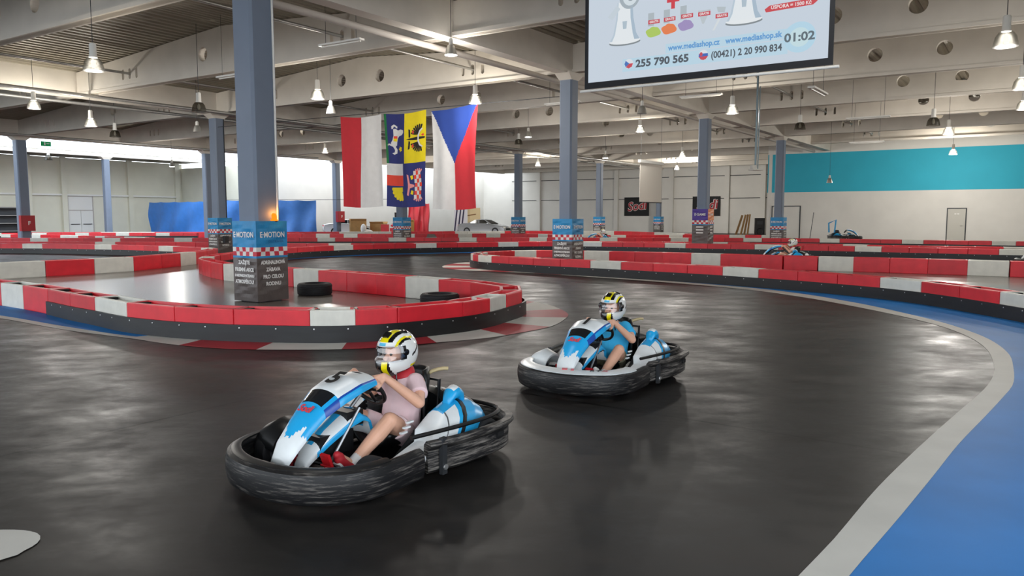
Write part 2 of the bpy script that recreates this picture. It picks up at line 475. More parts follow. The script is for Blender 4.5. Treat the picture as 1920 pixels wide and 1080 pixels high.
for x in (-0.5, 0.5):
    MB().box((x, 0.02, 1.05), (0.97, 0.05, 2.1)).build('door_leaf', MT['whitepaint'], d3)
    MB().tube([(x - 0.35, 0.1, 0.98), (x + 0.35, 0.1, 0.98)], 0.03, 6).build('panic_bar', MT['darksteel'], d3)
fr = MB()
for x in (-1.02, 1.02): fr.box((x, 0.02, 1.65), (0.07, 0.1, 3.3))
fr.box((0, 0.02, 2.13), (2.1, 0.1, 0.07)).box((0, 0.02, 3.3), (2.1, 0.1, 0.07)); fr.build('door_frame', MT['concrete_dim'], d3)
MB().box((0, 0.02, 2.72), (1.97, 0.04, 1.1)).build('transom_panel', MT['whitepaint'], d3)

# ------------------------------------------------------------------ roof: deck, gable beams, main beams
ZB, ZE, ZR = 6.25, 7.12, 7.72       # beam bottom, beam end top, ridge
def deck(name, j0, j1, i0, i1, ridge=True, z0=None):
    n = int(SV * abs(j1 - j0) / 0.30)
    prof = []
    for k in range(n):
        for t, dz in ((0.0, 0.0), (0.38, 0.0), (0.5, 0.075), (0.88, 0.075)):
            prof.append((k + t, dz))
    prof.append((n, 0.0))
    mb = MB(); vs = []
    for q, dz in prof:
        t = q / n
        z = ZE + (ZR - ZE) * (1 - abs(2 * t - 1)) if ridge else z0
        for i in (i0, i1):
            p = grid(i, j0 + (j1 - j0) * t, z + 0.01 + dz); vs.append(tuple(p))
    mb.add(vs, [(2 * k, 2 * k + 1, 2 * k + 3, 2 * k + 2) for k in range(len(prof) - 1)])
    return structure(mb.build(name, MT['deck']))
deck('ceiling', -1.06, 0, -1.9, 4.0)
deck('ceiling', 0, 1, -1.9, 5.3)
deck('ceiling', 1, 2, -1.9, 5.3)
deck('ceiling', 2.64, 3.02, -1.9, 2.85, False, 6.5)

def beam_mesh():
    Ls = SV - 0.36
    outline = [(0, ZB), (Ls, ZB), (Ls, ZE), (Ls / 2 + 0.15, ZR), (Ls / 2 - 0.15, ZR), (0, ZE)]
    holes = []
    for c in (Ls / 2 - 0.95, Ls / 2 + 1.05):
        holes.append([(c + 0.23 * math.cos(2 * PI * k / 20), 6.95 + 0.23 * math.sin(2 * PI * k / 20)) for k in range(20)])
    for c in (3.15, 3.57, 3.99):
        for cc in (c, Ls - c):
            h = []
            for k in range(9): a = PI * k / 8; h.append((cc + 0.065 * math.cos(a), 6.86 + 0.065 * math.sin(a)))
            for k in range(9): a = PI + PI * k / 8; h.append((cc + 0.065 * math.cos(a), 6.62 + 0.065 * math.sin(a)))
            holes.append(h)
    bm = bmesh.new(); es = []
    for loop in [outline] + holes:
        vs = [bm.verts.new((p[0], -0.11, p[1])) for p in loop]
        es += [bm.edges.new((vs[k], vs[(k + 1) % len(vs)])) for k in range(len(vs))]
    bmesh.ops.triangle_fill(bm, edges=es, use_beauty=True)
    ex = bmesh.ops.extrude_face_region(bm, geom=bm.faces[:])
    bmesh.ops.translate(bm, verts=[g for g in ex['geom'] if isinstance(g, bmesh.types.BMVert)], vec=(0, 0.22, 0))
    bmesh.ops.recalc_face_normals(bm, faces=bm.faces)
    me = bpy.data.meshes.new('roof_beam'); bm.to_mesh(me); bm.free()
    me.materials.append(MT['concrete'])
    return me
BM = beam_mesh()
fl = MB().box(((SV - .36) / 2, 0, ZB + 0.05), (SV - 0.36, 0.34, 0.1)).mesh('beam_flange', MT['concrete'])
for i2 in range(-3, 11):
    i = i2 / 2
    for j in (-1, 0, 1):
        if j == -1 and i > 3.6: continue
        if i > 5.1: continue
        p = grid(i, j) + VX * 0.18
        o = structure(link('roof_beam', BM, None, p, (0, 0, AV)))
        link('beam_flange', fl, o)
def main_beam(i0, i1, j, m=MT['concrete']):
    a, b = grid(i0, j), grid(i1, j); c = (a + b) / 2
    o = structure(MB().box((c.x, c.y, ZB + 0.44), ((b - a).length, 0.4, 0.96), AU).build('main_beam', m))
    return o
for i in range(-2, 4): main_beam(i, min(i + 1, 3.95), 0)
for i in range(-2, 5): main_beam(i, i + 1, 1)
for i in range(-2, 5): main_beam(i, i + 1, 2)
for i in range(-2, 3):
    a, b = grid(i, 2.63), grid(min(i + 1, 2.8), 2.63); c = (a + b) / 2
    structure(MB().box((c.x, c.y, 6.36), ((b - a).length, 0.3, 0.26), AU).build('edge_beam', MT['concrete']))
for i2 in range(-3, 6):          # cross beams that carry the roof light
    a, b = grid(i2 / 2, 2.02), grid(i2 / 2, 2.6); c = (a + b) / 2
    structure(MB().box((c.x, c.y, 7.85), ((b - a).length, 0.10, 0.10), AV).build('roof_light_beam', MT['concrete']))
w1 = thing('window_1', None, None, (0, 0, 0)); structure(w1)
for i2 in range(-3, 6):
    q = [grid(i2 / 2, 2.02, 7.95), grid(min(i2 / 2 + 0.49, 2.8), 2.02, 7.95), grid(min(i2 / 2 + 0.49, 2.8), 2.62, 7.95), grid(i2 / 2, 2.62, 7.95)]
    q2 = [grid(i2 / 2, 2.63, 6.5), grid(min(i2 / 2 + 0.49, 2.8), 2.63, 6.5), grid(min(i2 / 2 + 0.49, 2.8), 2.63, 7.95), grid(i2 / 2, 2.63, 7.95)]
    gm = bpy.data.materials.get('roof light glass') or glassy('roof light glass', (0.95, 0.97, 1.0), 0.03)
    MB().add([tuple(p) for p in q], [(0, 1, 2, 3)]).build('pane', gm, w1)
    MB().add([tuple(p) for p in q2], [(0, 1, 2, 3)]).build('pane', gm, w1)

# ------------------------------------------------------------------ columns with banner wraps
WS, WH = 0.74, 1.57
def wrap_mesh(style):
    """four faces of banner cloth in bands: blue, chequers, thin blue, brown grey"""
    mb = MB(); h = WS / 2; n = 14
    bands = [(0.0, 0.85, 'd'), (0.85, 0.89, 'b'), (0.89, 0.975, 'c0'), (0.975, 1.06, 'c1'), (1.06, WH, 'b')]
    for side in range(4):
        a = side * PI / 2
        R = Matrix.Rotation(a, 3, 'Z')
        for z0, z1, kind in bands:
            rows = 1 if kind.startswith('c') else max(1, int((z1 - z0) / 0.07))
            for r in range(rows):
                za, zb = z0 + (z1 - z0) * r / rows, z0 + (z1 - z0) * (r + 1) / rows
                for k in range(n):
                    x0, x1 = -h + WS * k / n, -h + WS * (k + 1) / n
                    def pt(x, z):
                        # cloth creases: shallow diagonal folds away from the edges
                        e = min(1, 8 * (h - abs(x)) / WS) * min(1, 6 * min(z, WH - z))
                        y = -h - 0.010 * e * math.sin(11 * z + 7 * x * (1 if side % 2 else -1) + side) - 0.006 * e * math.sin(37 * z - 9 * x)
                        return R @ Vector((x, y, z))
                    if kind == 'd': mi = 3
                    elif kind == 'b': mi = 0 if style != 'game' or z0 < 1.0 else (5 if side % 2 == 0 else 4)
                    else: mi = 1 if (k // 2 + (kind == 'c1')) % 2 else 2
                    mb.add([pt(x0, za), pt(x1, za), pt(x1, zb), pt(x0, zb)], [(0, 1, 2, 3)], mi)
    top = [(-h, -h, WH), (h, -h, WH), (h, h, WH), (-h, h, WH)]
    mb.add(top, [(0, 1, 2, 3)], 0)
    me = mb.mesh('banner_wrap', [MT['banner_blue'], MT['banner_white'], MT['banner_red'], MT['banner_dark'], MT['purple'], MT['orange']])
    bm = bmesh.new(); bm.from_mesh(me); bmesh.ops.remove_doubles(bm, verts=bm.verts, dist=0.0005); bm.to_mesh(me); bm.free()
    return me
WRAP = {'motion': wrap_mesh('motion'), 'game': wrap_mesh('game')}
LT = {}
def lettering(key, body, size, width, bold=0.004):
    if key not in LT: LT[key] = text_mesh(body, size, bold, width, mats=[MT['letter']])
    return LT[key]
def wrap_text(wrap, style):
    faces = {}
    # the -U face is turned to local -x, the -V face to local -y when the wrap is rotated by AU
    left = [('E\u00b7MOTION', 0.15, 0.62, 1.30), ('ZA\u017dIJTE', 0.10, 0.36, 0.76), ('FIREMN\u00cd AKCE', 0.10, 0.58, 0.62), ('S NEOPAKOVATELNOU', 0.07, 0.60, 0.50), ('ATMOSF\u00c9ROU!', 0.10, 0.58, 0.38)]
    right = [('E\u00b7MOTION', 0.15, 0.58, 1.30), ('ADRENALINOV\u00c1', 0.10, 0.58, 0.76), ('Z\u00c1BAVA', 0.10, 0.34, 0.62), ('PRO CELOU', 0.10, 0.48, 0.48), ('RODINU', 0.10, 0.35, 0.34)]
    if style == 'game':
        left = [('E\u00b7GAME', 0.16, 0.52, 1.32)]; right = [('E\u00b7GAME', 0.14, 0.48, 1.32)]
    for rows, rz, off in ((left, -PI / 2, (-WS / 2 - 0.019, 0)), (right, 0.0, (0, -WS / 2 - 0.019))):
        for body, size, width, z in rows:
            link('lettering', lettering(body + style + str(width), body, size, width), wrap, (off[0], off[1], z), (PI / 2, 0, rz))
    if style == 'motion':
        if 'sub' not in LT: LT['sub'] = text_mesh('OSTRAVA', 0.06, 0.0, 0.36, mats=[mat('dark blue lettering', '#0f5d92', 0.5)])
        link('lettering', LT['sub'], wrap, (0.08, -WS / 2 - 0.019, 1.17), (PI / 2, 0, 0))
    else:                                               # three short lines of small print on each face
        for k, w_ in enumerate((0.34, 0.35, 0.32)):
            MB().box((-WS / 2 - 0.018, 0, 0.76 - 0.13 * k), (0.003, w_, 0.055)).build('print_line', MT['letter'], wrap)
            MB().box((0.03, -WS / 2 - 0.018, 0.76 - 0.13 * k), (w_ * 0.9, 0.003, 0.055)).build('print_line', MT['letter'], wrap)

def column(i, j, w, label, wrap=None, pos=None, top=ZB, text=True, stuff=None):
    p = pos if pos is not None else grid(i, j)
    t = thing('column', label, 'column', (p.x, p.y, 0), AU, 'columns carrying the roof beams')
    # shaft with chamfered edges
    c = 0.05; h = w / 2
    prof = [(-h + c, -h), (h - c, -h), (h, -h + c), (h, h - c), (h - c, h), (-h + c, h), (-h, h - c), (-h, -h + c)]
    MB().prism(prof, 0, 6.02).build('shaft', MT['colpaint'], t)
    cap = MB()
    r0 = [(-h, -h, 6.02), (h, -h, 6.02), (h, h, 6.02), (-h, h, 6.02)]
    r1 = [(-h - 0.22, -h - 0.04, 6.2), (h + 0.22, -h - 0.04, 6.2), (h + 0.22, h + 0.04, 6.2), (-h - 0.22, h + 0.04, 6.2)]
    r2 = [(x, y, ZB) for x, y, z in r1]
    cap.loft([r0, r1, r2]).build('capital', MT['concrete'], t)
    if wrap:
        b = link('banner_wrap', WRAP[wrap], t, (0, 0, 0.02 if wrap == 'motion' else 0.42))
        if text: wrap_text(b, wrap)
        if wrap == 'game':
            MB().prism([(-0.26, -0.26), (0.26, -0.26), (0.26, 0.26), (-0.26, 0.26)], 0, 0.42).build('foot', MT['darksteel'], t)
    return t
colA = column(0, 0, 0.58, 'grey column in a wrinkled blue and brown banner with an orange beacon', 'motion')
column(1, 0, 0.46, 'grey column in a blue and brown banner rising from the rounded barrier nose', 'motion')
column(2, 0, 0.46, 'grey column wearing the purple and orange banner', 'game')
column(3, 0, 0.46, 'grey column in a blue banner before the wide door of the white and teal wall', 'motion')
c11 = column(1, 1, 0.50, 'grey column in a blue banner with a small speaker hung from the banner', 'motion')
column(2, 1, 0.50, 'grey column in a blue banner below the flag with eagles', 'motion')
column(3, 1, 0.46, 'grey column in a blue banner beside the nose of the silver car', 'motion')
column(4, 1, 0.46, 'grey column in a blue banner left of the first black wall banner', 'motion')
column(5, 1, 0.42, 'grey column in a blue banner between the two black wall banners', 'motion')
c12 = column(1, 2, 0.55, 'bare grey column carrying a red fire hose box', None)
column(2, 2, 0.5, 'bare pale column beside the blue tarpaulins', None)
c32 = column(3, 2, 0.5, 'bare grey column with red extinguisher box by the white car', None)
column(0, 0, 0.45, 'slim pale column before the double exit doors', None, pos=grid(1.93, 2.63))
column(0, 0, 0.42, 'slim white column behind the blue tarpaulin', None, pos=Vector((-19.9, 70.5, 0)))
column(0, 1, 0.5, 'grey column at the open side of the shiny infield', 'motion')

# fittings on columns
sp = MB(); sp.box((0, 0, 0), (0.2, 0.16, 0.32)); o = sp.build('wall_speaker', MT['darksteel'], c11, loc=(-0.05, -WS / 2 - 0.1, 0.62))
MB().box((0, -0.085, 0), (0.16, 0.01, 0.26)).build('grille', MT['black'], o)
MB().tube([(0.18, -0.27, 6.0), (0.18, -0.275, 3), (0.18, -0.275, 1.6)], 0.018, 6).build('conduit', MT['ink'], c11)
MB().tube([(0.2, -0.31, 6.0), (0.2, -0.31, 1.6)], 0.018, 6).build('conduit', MT['whitepaint'], colA)
b = MB(); b.lathe([(0.075, 0), (0.075, 0.03), (0.05, 0.035), (0.05, 0.12), (0.03, 0.15), (0.0, 0.155)], 16, cap=False)
bo = b.build('warning_beacon', emit('lit orange beacon', '#ff6a12', 2.2), colA, 40, loc=(0.12, -WS / 2 + 0.08, WH + 0.02))
MB().lathe([(0.0, 0), (0.085, 0), (0.085, 0.02), (0.0, 0.02)], 16).build('beacon_base', MT['black'], colA, loc=(0.12, -WS / 2 + 0.08, WH + 0.005))
pl = bpy.data.lights.new('beacon_light', 'POINT'); pl.energy = 4; pl.color = (1, 0.35, 0.06); pl.shadow_soft_size = 0.05
link('beacon_light', pl, colA, (0.12, -WS / 2 - 0.02, WH + 0.16))
for t, z in ((c12, 1.0), (c32, 1.35)):
    o = MB().box((0, 0, 0), (0.75, 0.28, 0.9)).build('fire_box', mat('red enamel', '#a8222c', 0.4), t, loc=(0.0, -0.4, z + 0.25))
    MB().box((0, -0.145, 0), (0.66, 0.01, 0.8)).build('fire_box_door', bpy.data.materials['red enamel'], o)
    link('pictogram', text_mesh('F', 0.3, 0.01, mats=[MT['letter']]), o, (0.05, -0.155, 0), (PI / 2, 0, 0))

# ------------------------------------------------------------------ track barriers: plastic blocks behind a rubber belt
BW, BH = 0.38, 0.44
def block_mesh():
    bm = bmesh.new()
    bmesh.ops.create_cube(bm, size=1.0)
    for v in bm.verts:
        v.co = Vector(((v.co.x + 0.5) * 0.99 + 0.005, (v.co.y + 0.5) * BW, (v.co.z + 0.5) * BH))
    bmesh.ops.bevel(bm, geom=[e for e in bm.edges], offset=0.018, segments=2, profile=0.6, affect='EDGES')
    top = max((f for f in bm.faces if f.normal.z > 0.9), key=lambda f: f.calc_area())
    r = bmesh.ops.inset_region(bm, faces=[top], thickness=0.055)
    bmesh.ops.inset_region(bm, faces=[top], thickness=0.012, depth=-0.05)
    for f in bm.faces: f.smooth = False
    # black box at one trough end, its colour standing in for an opening's shade
    o = bmesh.ops.create_cube(bm, size=1.0)
    for v in o['verts']:
        v.co = Vector((0.09 + v.co.x * 0.13, BW / 2 + v.co.y * 0.2, BH - 0.038 + v.co.z * 0.05))
    fs = set()
    for v in o['verts']: fs.update(v.link_faces)
    for f in fs: f.material_index = 1
    me = bpy.data.meshes.new('barrier_block'); bm.to_mesh(me); bm.free()
    me.materials.append(MT['red']); me.materials.append(MT['hole_shade'])
    return me
BLOCK = block_mesh()

def barrier(label, pts, seq, lens=None, belt='R', belt_from=0.0, bolts=True, group=None):
    """pts trace the right-hand face of the row; the blocks lie to its left, the belt on the side named"""
    P = Path(pts)
    root = thing('track_barrier', label, 'barrier', (P.at(0).x, P.at(0).y, 0))
    org = Vector((P.at(0).x, P.at(0).y, 0))
    s, k = 0.0, 0
    while s < P.length - 0.3:
        L = lens[k] if lens and k < len(lens) else 1.0
        a, b = P.at(s), P.at(min(s + L, P.length)); d = b - a
        o = link('barrier_block', BLOCK, root, a - org, (0, 0, math.atan2(d.y, d.x)))
        o.scale = (d.length, 1, 1)
        o.material_slots[0].link = 'OBJECT'
        o.material_slots[0].material = MT['white'] if seq[k % len(seq)] == 'W' else MT['red']
        s += L; k += 1
    if belt:
        n = max(6, int((P.length - belt_from) / 0.22)); rings = []
        for q in range(n + 1):
            d = belt_from + (P.length - belt_from) * q / n
            p = P.at(d) - org; t = P.tan(d); r = Vector((t.y, -t.x, 0))
            if belt == 'R': a, b = r * 0.002, r * 0.035
            else: a, b = r * -(BW + 0.002), r * -(BW + 0.035)
            zt = 0.232
            ring = [p + a + Vector((0, 0, 0.005)), p + b + Vector((0, 0, 0.005)), p + b + Vector((0, 0, zt)), p + a + Vector((0, 0, zt))]
            rings.append(ring if belt == 'R' else ring[::-1])
        bo = MB().loft(rings).build('rubber_belt', MT['belt'], root, 35)
        if bolts:
            mb = MB(); d = belt_from + 0.3
            while d < P.length - 0.1:
                p = P.at(d) - org; t = P.tan(d); r = Vector((t.y, -t.x, 0))
                c = p + (r * 0.036 if belt == 'R' else r * -(BW + 0.036)) + Vector((0, 0, 0.19))
                Mx = Matrix((t, Vector((0, 0, 1)), r if belt == 'R' else -r)).transposed()
                mb.lathe([(0.011, 0), (0.010, 0.006), (0.0, 0.008)], 8, M=Matrix.Translation(c) @ Mx.to_4x4())
                d += 0.52 if int(d * 7) % 2 else 0.44
            tag(mb.build('bolt_heads', MT['bolt'], bo), kind='stuff')
    return root

L1 = [(-11.3, 15.6), (-9.64, 14.43), (-8.87, 13.87), (-7.99, 13.16), (-7.19, 12.44), (-6.48, 11.86), (-5.62, 11.13), (-4.7, 10.62), (-3.77, 10.32), (-2.70, 10.18), (-2.10, 10.24), (-1.57, 10.48), (-0.71, 11.16), (-0.33, 11.71), (-0.09, 12.27), (0.17, 12.97), (0.2, 13.6), (-0.05, 14.3), (-0.7, 15.05), (-1.68, 15.88), (-2.35, 16.5), (-3.2, 17.2), (-4.1, 17.9), (-5.2, 18.7), (-7.0, 20.1), (-7.75, 20.95), (-8.72, 22.45), (-9.15, 23.5), (-9.38, 24.7)]
p1 = Path(L1); s0 = p1.near((-9.64, 14.43))
cuts = [p1.near(q) for q in ((-9.64, 14.43), (-8.87, 13.87), (-7.99, 13.16), (-7.19, 12.44), (-6.48, 11.86), (-5.62, 11.13), (-4.7, 10.62), (-3.77, 10.32), (-2.70, 10.18), (-2.10, 10.24), (-1.57, 10.48), (-0.71, 11.16), (-0.33, 11.71), (-0.09, 12.27), (0.17, 12.97), (0.12, 13.85), (-0.5, 14.85))]
lens1 = [s0 / 2, s0 / 2] + [b - a for a, b in zip(cuts, cuts[1:])] + [0.95, 1.0, 0.95, 1.0, 1.0, 0.9]
barrier('red and white barrier loop with black belt around the nearest bannered column', L1, 'RRWRRRWRRRWRRRWRRRRWRRRWRRWRRRWRR', lens1, 'R', belt_from=cuts[2])
barrier('long sweeping barrier of red and white blocks with black belt along the blue line', [(-9.38, 24.75), (-9.42, 26.1), (-9.2, 27.6), (-8.85, 29.6), (-8.3, 31.2), (-6.9, 33.0), (-5.5, 34.1), (-1.98, 35.8), (1.87, 36.8), (5.61, 36.0), (8.5, 34.3), (10.5, 33.5), (14.01, 31.5), (16.95, 29.64), (18.55, 28.6), (22, 26.2)], 'RRRWRRRRWRRRWRRRWRRRWRRRWRRRW')
barrier('plain backed barrier of red and white blocks across the shiny infield', [(-16.2, 17.0), (-13.68, 20.48), (-12.93, 21.53), (-11.70, 23.17), (-11.21, 25.21), (-11.0, 26.43), (-11.0, 27.7), (-11.15, 29.1), (-11.7, 30.25), (-13.1, 31.3), (-15.95, 33.0), (-20.1, 34.55), (-22.9, 34.9), (-28, 35)], 'RWRRWRWRRWRRRWRRWRRRWRRRWRRRWRR', [1.2, 1.2, 0.75, 1.0, 1.3, 1.3, 1.25, 1.3], 'L')
barrier('red and white barrier loop rounding to a nose at the second bannered column', [(17.5, 19.7), (14.25, 21.4), (12.76, 22.3), (10.5, 23.55), (9.0, 24.3), (7.5, 25.3), (5.75, 26.35), (4.3, 27.1), (3.0, 27.7), (1.6, 28.1), (0.5, 28.1), (-0.5, 27.6), (-1.15, 26.8), (-1.38, 25.9), (-1.25, 25.0), (-0.84, 24.2), (0.1, 23.3), (1.0, 22.45), (1.8, 21.85), (2.62, 21.2), (3.44, 20.5), (4.89, 19.2), (5.57, 18.4), (6.51, 17.3), (7.2, 16.2), (7.68, 15.3), (7.95, 14.3), (8.08, 13.2), (8.15, 12.2), (8.2, 10.5), (8.2, 8.8)], 'RRRRWRRRWRRRWRRRWRRWRRRWRWRWRRRRWRRRWRRRWRRWRRRWRR', [1.0] * 15 + [0.95] * 5 + [0.55] * 7 + [0.75, 0.75])
barrier('second row of red and white blocks right behind the long sweeping barrier', [(-28, 37.0), (-22, 37.0), (-14, 36.4), (-10.2, 35.0), (-7.8, 34.9), (-4.7, 35.6), (-1.4, 36.9), (3.3, 37.5), (8.5, 36.7), (13.2, 34.6), (16.2, 32.4), (20.6, 30.4), (25, 28)], 'RRWRRR', None, None)
barrier('straight barrier of red and white blocks before the columns, one block deep', [(-34, 43.0), (-20, 43.3), (-9.5, 43.6), (-3, 43.9), (7.8, 43.6), (12.6, 43.2), (18.2, 41.4), (24.6, 37.6), (30, 34)], 'RRRW', None, 'R', bolts=False)
barrier('distant red barrier in front of the white column wrap and small speed bump', [(-20.6, 54.0), (-14.5, 53.6), (-6.5, 52.8), (0.2, 54.0), (4.2, 50.0), (8.0, 49.6), (12.3, 50.6), (17, 49)], 'RRRWRRRWRW', None, None)
barrier('farthest low barrier of red and pale blocks before the parked silver car', [(-36.3, 58.0), (-30, 58.9), (-18, 59.3), (-8, 60.8), (0, 62.0), (6.0, 62.8), (9.2, 61), (12.6, 52.8)], 'RRRRRWWWW', None, None)
barrier('slanting barrier with pale capped blocks behind the column with the fire hose box', [(-34.5, 52.0), (-29.0, 49.5), (-25.5, 47.3), (-21, 44.6)], 'WRRWRRW', None, 'R', bolts=False)
barrier('red and white barrier with dark belt below the double exit doors', [(-37.8, 55.4), (-32.5, 56.2), (-26, 56.0), (-22.8, 55.9)], 'WRRWRR', None, 'R', bolts=False)

# ------------------------------------------------------------------ go-karts
MT['kwhite'] = mat('white kart plastic', '#dfe3e4', 0.3, var=0.05, scale=9)
MT['kblue'] = mat('sky blue kart plastic', '#22a2dc', 0.3, var=0.06, scale=9)
MT['knavy'] = mat('dark blue kart plastic', '#1d4aa0', 0.3)
MT['kblack'] = mat('black kart plastic', '#101113', 0.38, var=0.2, scale=10)
MT['kgrey'] = mat('grey cast metal', '#8b8d90', 0.35, 0.7)
MT['tyre'] = mat('tyre rubber', '#17171a', 0.7, var=0.25, scale=14)
MT['kred'] = mat('red enamel pedal', '#c91d25', 0.35)
MT['kred_logo'] = mat('red logo print', '#d2404a', 0.4)
MT['screenblack'] = mat('smoked windscreen', '#1a1c20', 0.15)
def scuff_material(name, lo, hi):
    m = bpy.data.materials.new(name); m.use_nodes = True
    nt = m.node_tree; b = nt.nodes['Principled BSDF']; L = nt.links.new
    tc = nt.nodes.new('ShaderNodeTexCoord')
    mp = nt.nodes.new('ShaderNodeMapping'); mp.inputs['Scale'].default_value = (2.2, 2.2, 30)
    L(tc.outputs['Object'], mp.inputs['Vector'])
    nz = nt.nodes.new('ShaderNodeTexNoise'); nz.inputs['Scale'].default_value = 2.4; nz.inputs['Detail'].default_value = 8; nz.inputs['Roughness'].default_value = 0.7
    L(mp.outputs['Vector'], nz.inputs['Vector'])
    cr = nt.nodes.new('ShaderNodeValToRGB')
    cr.color_ramp.elements[0].position = lo; cr.color_ramp.elements[0].color = (0.010, 0.010, 0.011, 1)
    cr.color_ramp.elements[1].position = hi; cr.color_ramp.elements[1].color = (0.22, 0.20, 0.18, 1)
    L(nz.outputs['Fac'], cr.inputs['Fac']); L(cr.outputs['Color'], b.inputs['Base Color'])
    b.inputs['Roughness'].default_value = 0.45; b.inputs['Specular IOR Level'].default_value = 0.3
    return m
MT['scuff'] = scuff_material('scraped black guard', 0.46, 0.66)
MT['scuff_front'] = scuff_material('scraped black bumper', 0.52, 0.80)

def interp(keys, x):
    if x <= keys[0][0]: return keys[0][1:]
    for a, b in zip(keys, keys[1:]):
        if x <= b[0]:
            t = (x - a[0]) / (b[0] - a[0]); t = t * t * (3 - 2 * t) * 0.5 + t * 0.5
            return tuple(p + (q - p) * t for p, q in zip(a[1:], b[1:]))
    return keys[-1][1:]

def band(pts, prof, n=48):
    """sweep a (outward, height) profile along a plan curve traced front to back on the kart's outside"""
    P = Path(pts, 0.03); rings = []
    for k in range(n + 1):
        d = P.length * k / n; p = P.at(d); t = P.tan(d); o = Vector((t.y, -t.x, 0))
        rings.append([p + o * a + Vector((0, 0, z)) for a, z in prof])
    return MB().loft(rings)

